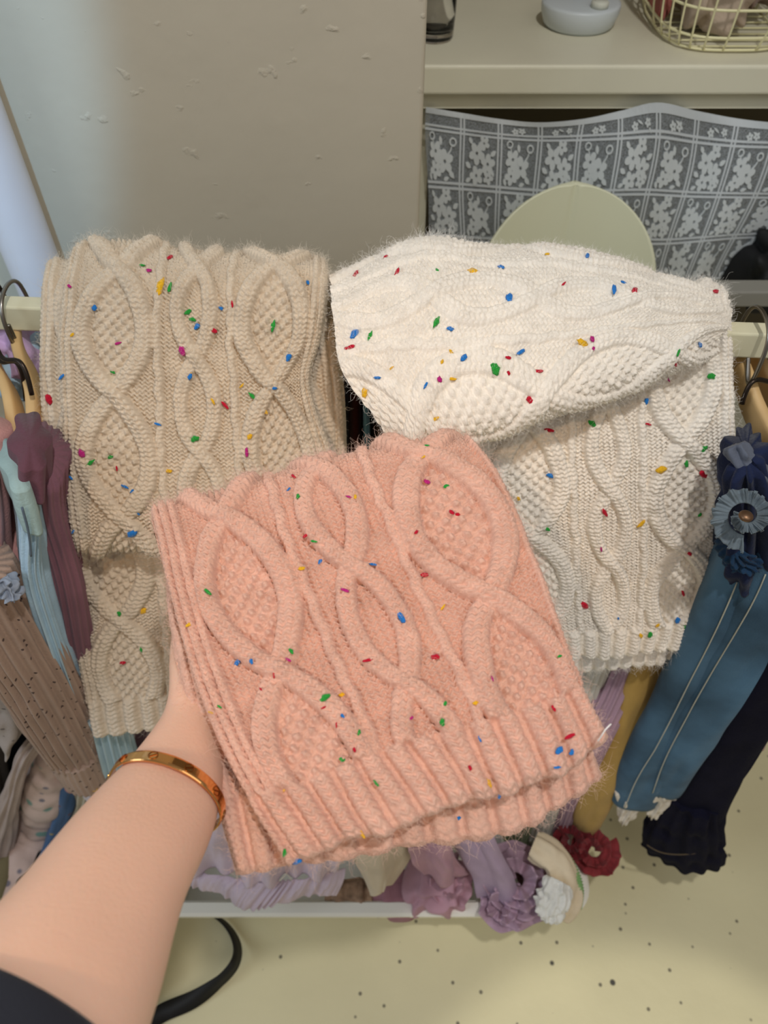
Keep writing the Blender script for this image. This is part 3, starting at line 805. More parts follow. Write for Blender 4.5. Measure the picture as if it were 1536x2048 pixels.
M_blue = fab('blue_floral', (72, 104, 146)); add_spots(M_blue, srgb(176, 158, 90), 48, 0.13, 2.2, soft=.08); add_spots(M_blue, srgb(120, 76, 66), 44, 0.12, 5.2, soft=.06)
garment('floral_blue_shirt', [(146, 1490, .49), (136, 1570, .475), (120, 1640, .46), (92, 1720, .45), (60, 1790, .44)], [30, 34, 34, 34, 34], 0.04, M_blue, label='blue floral print sleeve between the quilted sleeve and the cream stripes', cat='shirt', group=GL, wob=.003, folds=[(3, .002, 0, 3)])
garment('cream_stripe_shirt', [(184, 1490, .50), (170, 1580, .485), (150, 1650, .47), (120, 1740, .455)], [44, 44, 44, 44], 0.05, fab('cream_cotton', (206, 196, 176)), label='cream pleated shirt hanging right of the blue floral sleeve', cat='shirt', group=GL, folds=[(12, .003, 0, .5)], wob=.002, k=120)
t = thing('lace_cuff_blouse', PY(190, 1560, .41), 'pale lavender lace cuff hanging below the taupe sleeve', 'blouse', GL)
garment('sleeve', [(150, 1490, .45), (178, 1550, .442), (205, 1600, .435), (228, 1640, .43)], [40, 44, 50, 52], 0.03, fab('lavender_white', (212, 202, 210)), t, wob=.003, folds=[(5, .002, 0, 2)])
tube('gold_edge', [PY(176, 1588, .398), PY(192, 1580, .392), PY(210, 1590, .392)], 0.003, fab('ochre_edge', (190, 150, 90)), t, n=18)
garment('pale_blue_skirt', [(208, 1420, .45), (228, 1500, .44), (250, 1580, .43), (285, 1700, .42)], [74, 80, 84, 90], 0.05, fab('pleat_blue', (180, 204, 214)), label='pale blue pleated skirt below the hem of the beige scarf', cat='skirt', group=GL, folds=[(18, .003, 0, .4)], k=160)
garment('plum_skirt', [(262, 1400, .50), (275, 1480, .49), (285, 1560, .48), (300, 1640, .47)], [60, 60, 60, 60], 0.05, fab('plum', (104, 76, 84)), label='plum cotton garment just left of the wrist, under the beige hem', cat='skirt', group=GL, folds=[(5, .003, 0, 1)])

garment('dark_gap_backing', [(-30, 1200, .62), (0, 1330, .60), (30, 1480, .58), (80, 1640, .55), (120, 1800, .52)], [150, 160, 160, 150, 150], 0.05, fab('black_backing_cloth', (30, 27, 28), sheen=0), label='added black cloth filling the dark gap behind the taupe jumper', cat='coat', group=GL, folds=[(5, .005, 0, 2)])  # dark backing added for the black gaps, hides the pale floor
garment('brown_backing', [(-60, 1420, .50), (-40, 1550, .49), (-20, 1680, .47), (-10, 1800, .45)], [90, 90, 90, 90], 0.05, fab('dark_brown', (78, 66, 56)), label='added dark brown backing cloth at the left frame edge below the grey knit', cat='trousers', group=GL, folds=[(5, .004, 0, 2)])  # second backing cloth, added to cover the pale floor

# dark garments seen through the gap between the two hanging scarves
GG = 'garments seen through the gap between the scarves'
garment('maroon_coat', [(712, 640, .80), (708, 850, .74), (712, 1000, .70), (725, 1250, .62)], [44, 44, 44, 44], 0.1, fab('maroon', (74, 34, 26)), label='dark maroon garment in the gap between the hanging scarves, left one', cat='garment', group=GG, folds=[(4, .003, 0, 1)])
garment('teal_shirt', [(733, 640, .77), (731, 800, .72), (733, 900, .69), (742, 1200, .60)], [12, 12, 14, 14], 0.06, fab('teal', (86, 126, 142)), label='thin strip of teal blue cloth in the gap between the hanging scarves', cat='garment', group=GG, wob=.002)
garment('brown_coat', [(765, 640, .80), (768, 850, .74), (772, 1000, .70), (778, 1250, .62)], [46, 48, 50, 50], 0.1, fab('brown', (66, 44, 26)), label='dark brown garment in the gap between the hanging scarves, right one', cat='garment', group=GG, folds=[(4, .003, 1, 1)])
garment('charcoal_coat', [(688, 640, .80), (688, 900, .73), (700, 1250, .63)], [40, 40, 40], 0.1, fab('charcoal', (44, 44, 50)), label='charcoal garment behind the right edge of the beige scarf', cat='garment', group=GG, folds=[(4, .003, 1, 1)])
# right side
M_den = fab('denim', (72, 104, 130), var=0.5, vscale=11, bump=0.0005, bscale=600); M_den2 = fab('denim_dark', (34, 60, 88), var=0.2, vscale=30)
M_thr = fab('stitch_thread', (186, 186, 172)); M_fray = fab('frayed_cotton', (224, 214, 200), bump=0.003, bscale=120)
je = thing('jeans', PY(1420, 1300, .48), 'washed blue jeans with pale seams and frayed hems at right', 'jeans', GR)
legA = [(1500, 1080, .53), (1452, 1200, .51), (1392, 1330, .49), (1330, 1450, .47), (1288, 1530, .455), (1268, 1580, .447)]
la = garment('leg', legA, [120, 128, 118, 110, 100, 84], 0.07, M_den, je, folds=[(3, .004, 0.5, 1.5)], wob=.002, power=.9)
legB = [(1590, 1080, .50), (1540, 1200, .485), (1470, 1320, .47), (1402, 1430, .455), (1354, 1510, .445), (1330, 1560, .44)]
lb = garment('leg', legB, [150, 142, 118, 96, 78, 66], 0.06, M_den, je, folds=[(3, .003, 1.5, 1)], wob=.002, power=.9)
garment('leg', [(1355, 1280, .57), (1310, 1390, .53), (1272, 1480, .495), (1250, 1560, .48)], [60, 60, 56, 50], 0.05, M_den2, je, folds=[(3, .003, 1.5, 1)], wob=.002)
def on_front(path, wpx, thk, sfrac, u0, lift=0.0015, n=24):
    """points along the front of a loft at side fraction u0 (-1..1)"""
    Cw = nspline(chord(gpath(path)), np.array(gpath(path)), np.linspace(sfrac[0], sfrac[1], n))
    wd = np.interp(np.linspace(sfrac[0], sfrac[1], n), np.linspace(0, 1, len(wpx)), pxw(path, wpx))
    T, Sd, D = frames(Cw)
    c = np.array([[0, 0, H]]) - Cw; sgn = np.sign(np.sum(D * c, axis=1))[:, None]
    u = np.interp(np.linspace(0, 1, n), np.linspace(0, 1, len(u0)), u0)[:, None]
    return Cw + Sd * u * wd[:, None] / 2 + D * sgn * (thk / 2 * np.sqrt(np.clip(1 - u * u, 0, 1)) + lift + 0.003)
tube('seam', on_front(legA, [120, 128, 118, 110, 100, 84], 0.07, (0.05, 0.97), [0.1, .05, 0.1, -0.1]), 0.0007, M_thr, la, n=50, k=6)
tube('seam', on_front(legB, [150, 142, 118, 96, 78, 66], 0.06, (0.05, 0.97), [-0.35, -0.4, -0.3]), 0.0007, M_thr, lb, n=50, k=6)
tube('seam', on_front(legB, [150, 142, 118, 96, 78, 66], 0.06, (0.05, 0.97), [-0.62, -0.7, -0.6]), 0.0012, M_den2, lb, n=50, k=6)
garment('frayed_hem', [(1252, 1555, .452), (1258, 1590, .442), (1252, 1622, .434)], [70, 56, 20], 0.05, M_fray, je, wob=.004, folds=[(13, .002, 0, 2)], n=24)
garment('frayed_hem', [(1322, 1548, .444), (1320, 1580, .438), (1312, 1608, .434)], [58, 56, 30], 0.05, M_fray, je, wob=.004, folds=[(13, .002, 0, 2)], n=24)
# gathered denim top on the hanger
dt = thing('denim_blouse', PY(1500, 1000, .53), 'dark gathered denim top with a ruched rosette at right edge', 'top', GR)
M_ind = fab('indigo', (30, 38, 66), var=0.3)
garment('body', [(1492, 905, .545), (1500, 970, .535), (1506, 1050, .525), (1505, 1130, .515)], [70, 96, 110, 120], 0.08, M_ind, dt, folds=[(11, .005, 0, 2), (5, .004, 1, -2)], wob=.005, k=120)
garment('strap', [(1470, 890, .55), (1490, 930, .535), (1530, 960, .53)], [36, 34, 30], 0.03, fab('grey_denim', (98, 104, 118)), dt, wob=.004, n=30, folds=[(5, .002, 0, 3)])
def rosette(name, c, r, m, parent, label=None, cat=None, turns=2.6, ruff=9, hgt=0.02, seed=1, up=None, wave=0.35, group=None, thick=0.0016):
    """ruffled ribbon wound in a spiral"""
    rng = np.random.RandomState(seed)
    n, k = 420, 11
    s = np.linspace(0, 1, n); th = s * turns * 2 * math.pi + rng.uniform(0, 6)
    c = np.asarray(c, float)
    up = (np.array([0, 0, H]) - c) if up is None else np.asarray(up, float); up = up / np.linalg.norm(up)
    e1 = np.cross(up, [0.2, 1, 0.1]); e1 /= np.linalg.norm(e1); e2 = np.cross(up, e1)
    R = r * (0.05 + 0.50 * s)
    X = np.zeros((n, k, 3))
    for j in range(k):
        f = j / (k - 1)
        pa = th * ruff + 2.5 * vnoise(s * 9, s * 0, seed, 1)
        wv = (0.62 * np.sin(pa) + 0.38 * np.sin(2.3 * pa + 1)) * wave * f + vnoise(s * 14, f * 2 + s * 0, seed + 2, 1) * 0.45 * f
        rad = R + r * 0.42 * f * (0.6 + 0.6 * s) + r * 0.06 * wv * (0.4 + s)
        tt = th + 0.05 * np.cos(pa) * f
        hh = hgt * (0.9 * f * (1 - 0.85 * s) - 0.55 * s) + hgt * 0.62 * wv
        X[:, j] = c + rad[:, None] * (np.cos(tt)[:, None] * e1 + np.sin(tt)[:, None] * e2) + hh[:, None] * up
    N = normals(X); Yb = X - N * thick
    V = np.concatenate([X.reshape(-1, 3), Yb.reshape(-1, 3)])
    q1 = grid_faces(n, k); idx = np.arange(n * k).reshape(n, k)
    rim = np.concatenate([idx[0, :-1], idx[:-1, -1], idx[-1, :0:-1], idx[:0:-1, 0]]); r2 = np.roll(rim, -1)
    q = np.concatenate([q1, q1[:, ::-1] + n * k, np.stack([rim, rim + n * k, r2 + n * k, r2], -1)])
    o = obj(name, mesh_np(name, V, q), m, parent)
    if label: tag(o, label, cat, group)
    return o
rosette('rosette', PY(1492, 1032, .472), 0.030, fab('rosette_denim', (112, 124, 132), var=.2), dt, turns=1.3, ruff=15, hgt=0.012, seed=4, wave=0.5)
bm = bmesh.new(); bmesh.ops.create_uvsphere(bm, u_segments=16, v_segments=10, radius=0.006)
for f in bm.faces: f.smooth = True
me = bpy.data.meshes.new('button'); bm.to_mesh(me); bm.free()
o = obj('button', me, mat('brass_button', srgb(120, 92, 70), .4, metal=.8), None); o.location = PY(1492, 1032, .458); o.scale = (1, 1, .6)
mwl = o.location.copy(); o.parent = dt; o.location = mwl - dt.location
garment('hem_gather', [(1462, 1090, .50), (1478, 1112, .495), (1500, 1128, .49)], [40, 50, 40], 0.04, M_den2, dt, folds=[(14, .003, 0, 1)], n=24, wob=.004)
# navy flared trousers
nv_ = thing('flared_trousers', PY(1440, 1450, .43), 'black navy flared trousers with a gathered hem at lower right', 'trousers', GR)
M_navy = fab('navy', (21, 21, 38), var=.2, sheen=0)
garment('leg', [(1650, 1150, .475), (1572, 1300, .46), (1506, 1400, .45), (1448, 1500, .44), (1394, 1590, .43), (1374, 1650, .42)], [112, 112, 108, 100, 104, 112], 0.06, M_navy, nv_, folds=[(3, .004, 0, 2)], wob=.002)
garment('gathered_hem', [(1392, 1590, .424), (1376, 1630, .417), (1366, 1668, .41), (1360, 1702, .405)], [104, 124, 146, 150], 0.06, M_navy, nv_, folds=[(13, .0026, 0, 1), (5, .002, 0, 2)], wob=.004, n=50, k=160)
tube('hem_stitching', [PY(1294, 1690, .385), PY(1320, 1704, .377), PY(1365, 1709, .372), PY(1405, 1702, .377), PY(1432, 1688, .385)], 0.0009, fab('tan_stitch', (96, 82, 62)), nv_, n=40, k=6)
# mustard, mauve, white, sage
garment('mustard_trousers', [(1330, 1240, .57), (1288, 1350, .53), (1248, 1450, .495), (1205, 1550, .465), (1172, 1632, .455)], [84, 84, 78, 66, 54], 0.07, fab('mustard', (184, 150, 84)), label='mustard yellow trousers hanging left of the blue jeans', cat='trousers', group=GR, folds=[(3, .004, 1, 2)], wob=.002)
garment('mauve_leggings', [(1262, 1280, .56), (1232, 1370, .525), (1195, 1450, .485), (1155, 1550, .47), (1125, 1640, .455)], [78, 74, 66, 50, 42], 0.06, fab('mauve_rib', (172, 142, 156)), label='mauve ribbed leggings hanging left of the mustard trousers', cat='leggings', group=GR, folds=[(18, .0018, 0, .5)], k=150)
M_wrib = fab('white_rib', (206, 200, 190))
t = thing('white_leggings', PY(1110, 1560, .47), 'white ribbed leggings with a pale cuff above the tray', 'leggings', GR)
garment('leg', [(1200, 1290, .55), (1160, 1400, .52), (1122, 1520, .48), (1090, 1620, .46), (1078, 1660, .452)], [66, 66, 62, 56, 52], 0.055, M_wrib, t, folds=[(18, .0016, 0, .5)], k=150)
garment('cuff', [(1082, 1648, .454), (1072, 1690, .446), (1060, 1722, .44)], [58, 56, 44], 0.055, fab('white_cuff', (214, 210, 202)), t, folds=[(10, .0018, 0, .5)], n=30)
t = thing('sage_leggings', PY(1035, 1660, .45), 'sage green ribbed leggings hanging right of the white lace', 'leggings', GR)
garment('leg', [(1090, 1500, .485), (1062, 1580, .47), (1040, 1650, .455), (1022, 1700, .445), (1012, 1730, .44)], [58, 58, 56, 52, 46], 0.05, fab('sage', (148, 158, 122)), t, folds=[(16, .0016, 0, .5)], k=140)
garment('pale_cuff', [(1030, 1678, .446), (1020, 1696, .442)], [54, 52], 0.055, M_wrib, t, n=10)
# white crochet lace
M_lace = fab('white_lace', (232, 232, 228)); add_spots(M_lace, srgb(120, 100, 110), 160, 0.16, 3.3, soft=.05)
cloth('lace_blouse', np.array([[PY(x, y, Y) for (x, y, Y) in r] for r in [
    [(925, 1600, .435), (955, 1598, .425), (985, 1596, .425), (1010, 1594, .435)],
    [(918, 1650, .425), (948, 1655, .415), (978, 1655, .415), (1005, 1650, .425)],
    [(930, 1700, .42), (950, 1705, .41), (975, 1706, .41), (1000, 1700, .42)],
    [(958, 1722, .415), (966, 1730, .408), (976, 1734, .408), (990, 1724, .415)]]]), M_lace, fold=lambda u, v: 0.0018 * np.sin(u * 16) + 0.001 * vnoise(v * 14, u * 14, 3))
tag(bpy.data.objects['lace_blouse'], 'white openwork lace hanging beside the sage green leggings', 'top', GR)
M_pk2 = fab('pink_beige', (196, 160, 150))
garment('pink_trousers', [(1575, 1250, .50), (1556, 1350, .49), (1536, 1420, .48), (1530, 1458, .475)], [60, 64, 60, 30], 0.06, M_pk2, label='dusty pink garment at the right frame edge behind the navy trousers', cat='garment', group=GR, folds=[(3, .004, 0, 1)])

# ------------------------------------------------------------------ counter, lamp, basket, curtain
M_counter = mat('counter_paint', srgb(218, 214, 192), 0.34, var=0.05, vscale=5, bump=0.0008, bscale=25)
zt = PZ(1200, 131, 1.0)
zc = H - PY(1200, 131, 1.2)[2]                       # drop of the counter top
ztop = H - zc
Yc = 1.2 * S
xe = 1.5
ct = thing('counter', (0.8, Yc + 0.25, 0.0), 'cream painted counter with a thick top behind the white scarf', 'counter')
zb = PY(1200, 191, 1.2)[2]
box('worktop', (xr + 0.001, Yc, zb), (xe, Yc + 0.62, ztop), M_counter, ct, bev=0.004)
zf = PY(1200, 216, 1.22)[2]
box('apron', (xr + 0.001, Yc + 0.016, zf), (xe, Yc + 0.036, zb + 0.001), M_counter, ct)
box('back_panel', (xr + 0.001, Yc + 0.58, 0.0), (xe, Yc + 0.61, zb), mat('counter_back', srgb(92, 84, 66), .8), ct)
box('side_panel', (xr + 0.001, Yc + 0.036, 0.0), (xr + 0.02, Yc + 0.58, zb), M_counter, ct)
box('side_panel', (xe - 0.02, Yc + 0.016, 0.0), (xe, Yc + 0.58, zb), M_counter, ct)
box('bottom_panel', (xr + 0.02, Yc + 0.04, 0.0), (xe - 0.02, Yc + 0.58, 0.03), M_counter, ct)

def lathe(name, prof, c, m, parent=None, k=48):
    a = np.arange(k) / k * 2 * math.pi
    V = []; 
    for (r, z) in prof:
        for t_ in a: V.append((c[0] + r * math.cos(t_), c[1] + r * math.sin(t_), c[2] + z))
    n = len(prof)
    q = grid_faces(n, k, True).tolist() + [list(range(k))[::-1], [(n - 1) * k + j for j in range(k)]]
    me = mesh_py(name, V, q)
    return obj(name, me, m, parent)

def on_counter(px, py):
    return PZ(px, py, ztop / S)
# lamp
c = on_counter(1155, 50)
M_lampm = mat('lamp_grey', srgb(200, 208, 212), 0.4)
lp = thing('table_lamp', c, 'pale grey table lamp with a round base on the counter', 'lamp')
rb = 77 / F * project(c)[2]
lathe('base', [(rb * .82, 0), (rb * .9, .004), (rb * .99, .018), (rb, .026), (rb * .985, .0285), (rb * .9, .0295), (.012, .030)], c, M_lampm, lp)
lathe('stem', [(.0095, .03), (.0095, .30), (.0085, .302)], c + np.array([0, 0.012, 0]), mat('lamp_stem', srgb(150, 152, 152), .3, metal=.7), lp, k=24)
lathe('switch', [(.0115, .0295), (.0115, .036), (.010, .0375), (.0, .0376)], c + np.array([0.018, -0.030, 0]), mat('lamp_switch', srgb(206, 208, 196), .4), lp, k=24)
lathe('shade', [(.10, .30), (.06, .38), (.058, .38), (.098, .30)], c, M_lampm, lp)
# glass tumbler
M_glass = mat('clear_glass', (1, 1, 1, 1), 0.03, trans=1.0, ior=1.45)
c = on_counter(868, 76)
gl = lathe('glass_tumbler', [(.001, .0), (.024, .0), (.0255, .004), (.027, .03), (.030, .13), (.0285, .131), (.0255, .03), (.023, .011), (.001, .010)], c, M_glass)
tag(gl, 'clear glass tumbler on the counter beside the plaster wall', 'glass')
# wire basket
M_wire = mat('cream_wire', srgb(228, 222, 178), 0.35)
bk = thing('wire_basket', on_counter(1440, 40), 'cream wire basket holding cloth on the counter', 'basket')
zc0 = ztop
pf = on_counter(1450, 112)                           # front of the base
cx, cy = pf[0] + 0.012, pf[1] + 0.115
rx, ry = cx - on_counter(1312, 60)[0] + 0.008, 0.115
def ringpt(a, z, g):
    e = 0.62
    ca, sa = math.cos(a), math.sin(a)
    return (cx + g * rx * math.copysign(abs(ca) ** e, ca), cy + g * ry * math.copysign(abs(sa) ** e, sa), z)
lev = [(0.004, 0.93), (0.020, 1.0), (0.052, 1.06), (0.086, 1.11), (0.12, 1.16)]
for z, g in lev:
    tube('hoop_wire', [ringpt(a, zc0 + z, g) for a in np.linspace(0, 2 * math.pi, 25)[:-1]], 0.0017 if z < .11 else 0.0026, M_wire, bk, n=96, k=8, closed=True, ref=(0, 0, 1))
for i in range(26):
    a = i / 26 * 2 * math.pi + 0.06
    tube('upright_wire', [ringpt(a, zc0 + z, g * 1.012) for z, g in lev], 0.0014, M_wire, bk, n=14, k=6, ref=(math.cos(a), math.sin(a), 0.1))
for i in range(9):
    y = cy + (i - 4) / 4.6 * ry * .9; hw = rx * .93 * (1 - abs((i - 4) / 4.9) ** 3.2) ** .35
    tube('base_wire', [(cx - hw, y, zc0 + .003), (cx, y, zc0 + .003), (cx + hw, y, zc0 + .003)], 0.0012, M_wire, bk, n=6, k=6, ref=(0, 0, 1))
M_lin = fab('linen_beige', (190, 172, 154)); M_lin2 = fab('linen_brown', (140, 118, 106))
def bundle(name, c, size, m, label, seed, rot=0.0, cat='cloth'):
    bm = bmesh.new(); bmesh.ops.create_icosphere(bm, subdivisions=5, radius=1)
    co = np.array([v.co[:] for v in bm.verts])
    dsp = 0.16 * vnoise(co[:, 1] * 2 + seed, co[:, 0] * 2 + co[:, 2], seed, .6) + 0.09 * np.sin(co[:, 0] * 11 + 3 * vnoise(co[:, 2], co[:, 1], seed + 1, .7))
    e = 0.6
    sq = np.sign(co) * np.abs(co) ** e
    co2 = sq * (1 + dsp)[:, None] * np.array(size)
    co2[:, 2] = np.maximum(co2[:, 2], -size[2] * .98)
    cr, sr = math.cos(rot), math.sin(rot)
    for v, p in zip(bm.verts, co2): v.co = Vector((p[0] * cr - p[1] * sr, p[0] * sr + p[1] * cr, p[2]))
    for f in bm.faces: f.smooth = True
    me = bpy.data.meshes.new(name); bm.to_mesh(me); bm.free()
    o = obj(name, me, m); o.location = tuple(map(float, c))
    return tag(o, label, cat)
bundle('folded_linen', (cx - rx * .20, cy - .01, zc0 + .075), (rx * .52, ry * .62, .066), M_lin, 'beige folded linen in the front left of the wire basket', 3)
bundle('brown_cloth', (cx + rx * .58, cy + .025, zc0 + .085), (rx * .30, ry * .55, .06), M_lin2, 'brown cloth bundle at the right inside the wire basket', 9)
bundle('pink_pouch', (cx - rx * .84, cy + .015, zc0 + .055), (rx * .09, ry * .36, .045), fab('brick_pink', (176, 104, 96)), 'brick pink pouch at the left end inside the wire basket', 14, cat='pouch')

# lace curtain: net, bands and woven flower motifs
Ycu = 1.21
cols_top = [848, 917, 996, 1077, 1157, 1237, 1311, 1390, 1465, 1545, 1625]
rows_px = [  # (x, y) of the crossings of each horizontal band with the upright bands
 [(852, 214), (925, 226), (1000, 238), (1080, 245), (1165, 238), (1240, 222), (1316, 205), (1395, 222), (1475, 237), (1555, 246), (1640, 252)],
 [(850, 252), (925, 263), (1000, 272), (1080, 277), (1158, 276), (1240, 272), (1316, 268), (1390, 279), (1466, 287), (1545, 290), (1625, 292)],
 [(856, 368), (922, 373), (996, 379), (1070, 385), (1148, 387), (1223, 385), (1295, 384), (1368, 388), (1437, 390), (1510, 391), (1588, 392)],
 [(858, 474), (926, 478), (993, 482), (1064, 485), (1140, 486), (1209, 484), (1274, 483), (1337, 483), (1405, 478), (1468, 473), (1540, 470)],
 [(862, 580), (930, 584), (996, 588), (1064, 590), (1132, 590), (1196, 588), (1256, 585), (1312, 580), (1368, 572), (1424, 562), (1490, 550)],
 [(866, 690), (934, 692), (998, 694), (1064, 695), (1128, 694), (1188, 690), (1244, 686), (1296, 680), (1345, 670), (1395, 655), (1450, 640)]]
rng = np.random.RandomState(5)
cg = np.array([[PY(x, y, Ycu + 0.012 * math.sin(i * 1.9 + j * .5) + 0.01 * j / 5) for i, (x, y) in enumerate(r)] for j, r in enumerate(rows_px)])
tvr = np.array([0, .45, 1.45, 2.45, 3.45, 4.45]); tur = np.arange(11.0)
def CU(u, v):
    """curtain surface: u column 0..10, v row -0.45..4"""
    u = np.atleast_1d(u).astype(float); v = np.atleast_1d(v).astype(float)
    out = np.zeros((len(u), 3))
    A = nspline(tvr, cg, v)                       # (n, 11, 3)
    k = np.clip(np.floor(u).astype(int), 0, 9)
    # catmull-rom along u
    for d, wf in ((-1, lambda t: -.5 * t + t * t - .5 * t ** 3), (0, lambda t: 1 - 2.5 * t * t + 1.5 * t ** 3), (1, lambda t: .5 * t + 2 * t * t - 1.5 * t ** 3), (2, lambda t: -.5 * t * t + .5 * t ** 3)):
        t_ = u - k
        out += A[np.arange(len(u)), np.clip(k + d, 0, 10)] * wf(t_)[:, None]
    return out
M_net = mat('curtain_net', srgb(158, 164, 168), 0.9, spec=.1); 
ntn = M_net.node_tree; pb_ = ntn.nodes['Principled BSDF']
# fine woven net: real open mesh too small to build, given as see-through share
chk = ntn.nodes.new('ShaderNodeTexNoise'); chk.inputs['Scale'].default_value = 900
tcn = ntn.nodes.new('ShaderNodeTexCoord'); ntn.links.new(tcn.outputs['Object'], chk.inputs[0])
mrn = ntn.nodes.new('ShaderNodeMapRange'); mrn.inputs[1].default_value = .4; mrn.inputs[2].default_value = .6; mrn.inputs[3].default_value = .35; mrn.inputs[4].default_value = .95
ntn.links.new(chk.outputs['Fac'], mrn.inputs[0]); ntn.links.new(mrn.outputs[0], pb_.inputs['Alpha'])
M_band = mat('curtain_band', srgb(212, 218, 222), 0.9, spec=.1); M_mot = mat('curtain_motif', srgb(216, 222, 224), 0.9, spec=.1)
lc = thing('lace_curtain', cg[0, 5], 'white lace curtain with flower squares hung under the counter', 'curtain')
nu_, nv__ = 120, 64
UU, VV = np.meshgrid(np.linspace(0, 10, nu_), np.linspace(0, 4.45, nv__))
net_o = obj('net', mesh_np('net', CU(UU.ravel(), VV.ravel()), grid_faces(nv__, nu_)), M_net, lc)
FWD = np.array([0, -1, 0.25]); FWD = FWD / np.linalg.norm(FWD)
def strip(name, us, vs, du, dv, m, lift=0.0012, n=60):
    """ribbon following the curtain between two param points"""
    u = np.linspace(us[0], us[1], n); v = np.linspace(vs[0], vs[1], n)
    a = CU(u - du, v - dv) + FWD * lift; b = CU(u + du, v + dv) + FWD * lift
    a2 = a - FWD * .0016; b2 = b - FWD * .0016
    V = np.stack([a, b, b2, a2], 1).reshape(-1, 3)
    return obj(name, mesh_np(name, V, grid_faces(n, 4, True), smooth=False), m, lc)
strip('top_hem', (0, 10), (0.07, 0.07), 0, 0.07, M_band)
for r in (0.45, 1.45, 2.45, 3.45):
    for sgn in (-1, 1): strip('cross_band', (0, 10), (r + sgn * .045, r + sgn * .045), 0, 0.022, M_band)
for cc in range(1, 10):
    for sgn in (-1, 1): strip('upright_band', (cc + sgn * .045,) * 2, (0.12, 4.4), 0.022, 0, M_band)
def flower(cu, cv, R, rot, npet=5):
    pol = []
    for i in range(npet):
        a = rot + i / npet * 2 * math.pi
        pc = (cu + R * .58 * math.cos(a), cv + R * .58 * math.sin(a))
        pol.append([(pc[0] + R * (.46 * math.cos(t_) * math.cos(a) - .36 * math.sin(t_) * math.sin(a)), pc[1] + R * (.46 * math.cos(t_) * math.sin(a) + .36 * math.sin(t_) * math.cos(a))) for t_ in np.linspace(0, 2 * math.pi, 9)[:-1]])
    return pol
def leaf(cu, cv, L, wd, rot):
    return [[(cu + L * x * math.cos(rot) - wd * y * math.sin(rot), cv + L * x * math.sin(rot) + wd * y * math.cos(rot)) for x, y in ((-.5, 0), (-.2, .42), (.15, .4), (.5, 0), (.15, -.4), (-.2, -.42))]]
def curl(cu, cv, R, a0, a1, flip=1):
    th = np.linspace(a0, a1, 12); o_ = []
    outer = [(cu + flip * R * math.cos(t_), cv + R * math.sin(t_)) for t_ in th]; inner = [(cu + flip * R * .62 * math.cos(t_), cv + R * .62 * math.sin(t_)) for t_ in th]
    return [[outer[i], outer[i + 1], inner[i + 1], inner[i]] for i in range(11)] + leaf(cu + flip * R * .5, cv + R * 1.5, R * 2.2, R * .35, 1.2 * flip)
def motif(kind, u0, v0, rs):
    r = np.random.RandomState(rs); jit = lambda: r.uniform(-.02, .02)
    if kind == 0:
        pol = flower(-.10 + jit(), -.10, .19, .3) + flower(.16 + jit(), .06, .17, 1.0) + flower(-.08, .24 + jit(), .16, .6) + flower(.20, .27, .12, .1) + flower(.08, -.28, .13, .4)
        pol += leaf(-.28, .10, .16, .10, .5) + leaf(.30, -.12, .16, .10, -.6) + leaf(-.27, .33, .15, .08, -.4) + leaf(-.24, -.30, .15, .09, .9) + leaf(.30, .20, .12, .07, 1.0)
    else:
        pol = flower(-.14, -.06 + jit(), .17, .2) + flower(.06 + jit(), .08, .19, .8) + flower(-.16, .22, .15, .5)
        pol += leaf(.22, .27, .17, .10, .7) + leaf(.10, .34, .14, .08, -.3) + leaf(-.30, .32, .14, .08, 1.2) + leaf(-.02, -.24, .16, .08, 1.4)
        pol += curl(-.22, -.30, .075, -3.6, 2.4) + curl(.24, -.24, .08, -3.8, 2.4, -1) + leaf(.16, -.06, .20, .035, -.9)
    V = []; Fc = []
    uu = []; vv = []
    for pg in pol:
        b0 = len(uu); kk = len(pg)
        for (x, y) in pg: uu.append(u0 + x * 1.12); vv.append(v0 + y * 1.12)
        Fc.append(list(range(b0, b0 + kk)))
    X = CU(np.array(uu), np.array(vv)); n = len(X)
    jt = np.concatenate([np.full(len(pg), r.uniform(0, .0005)) for pg in pol])[:, None]
    top = X + FWD * (.0016 + jt); bot = X - FWD * .0002
    FF = [f for f in Fc] + [f[::-1] for f in [[i + n for i in f] for f in Fc]]
    for f in Fc:
        for i in range(len(f)): FF.append([f[i], f[(i + 1) % len(f)], f[(i + 1) % len(f)] + n, f[i] + n])
    o = obj('flower_motif', mesh_py('flower_motif', np.concatenate([top, bot]), FF, smooth=False), M_mot, net_o)
for j, v0 in enumerate((0.02, .95, 1.95, 2.95)):
    for i in range(0, 10):
        if j == 0 and i < 2: continue
        motif((i + j) % 2, i + .5, v0 if j else 0.16, i * 7 + j) if j else None
for i in range(2, 10):     # the row cut by the top hem shows only its lower half
    r0 = []
    pol = flower(.22, .22, .08, .5) + leaf(.28, .34, .12, .05, 1.1) if i % 2 else flower(.05, .24, .09, .3)
    pol = pol + flower(-.12, .26, .09, .7) + leaf(.02, .20, .18, .05, .5)
    uu = []; vv = []; Fc = []
    for pg in pol:
        b0 = len(uu)
        for (x, y) in pg: uu.append(i + .5 + x); vv.append(.05 + y)
        Fc.append(list(range(b0, b0 + len(pg))))
    obj('flower_motif', mesh_py('flower_motif', CU(np.array(uu), np.array(vv)) + FWD * .0016, Fc, smooth=False), M_mot, net_o)

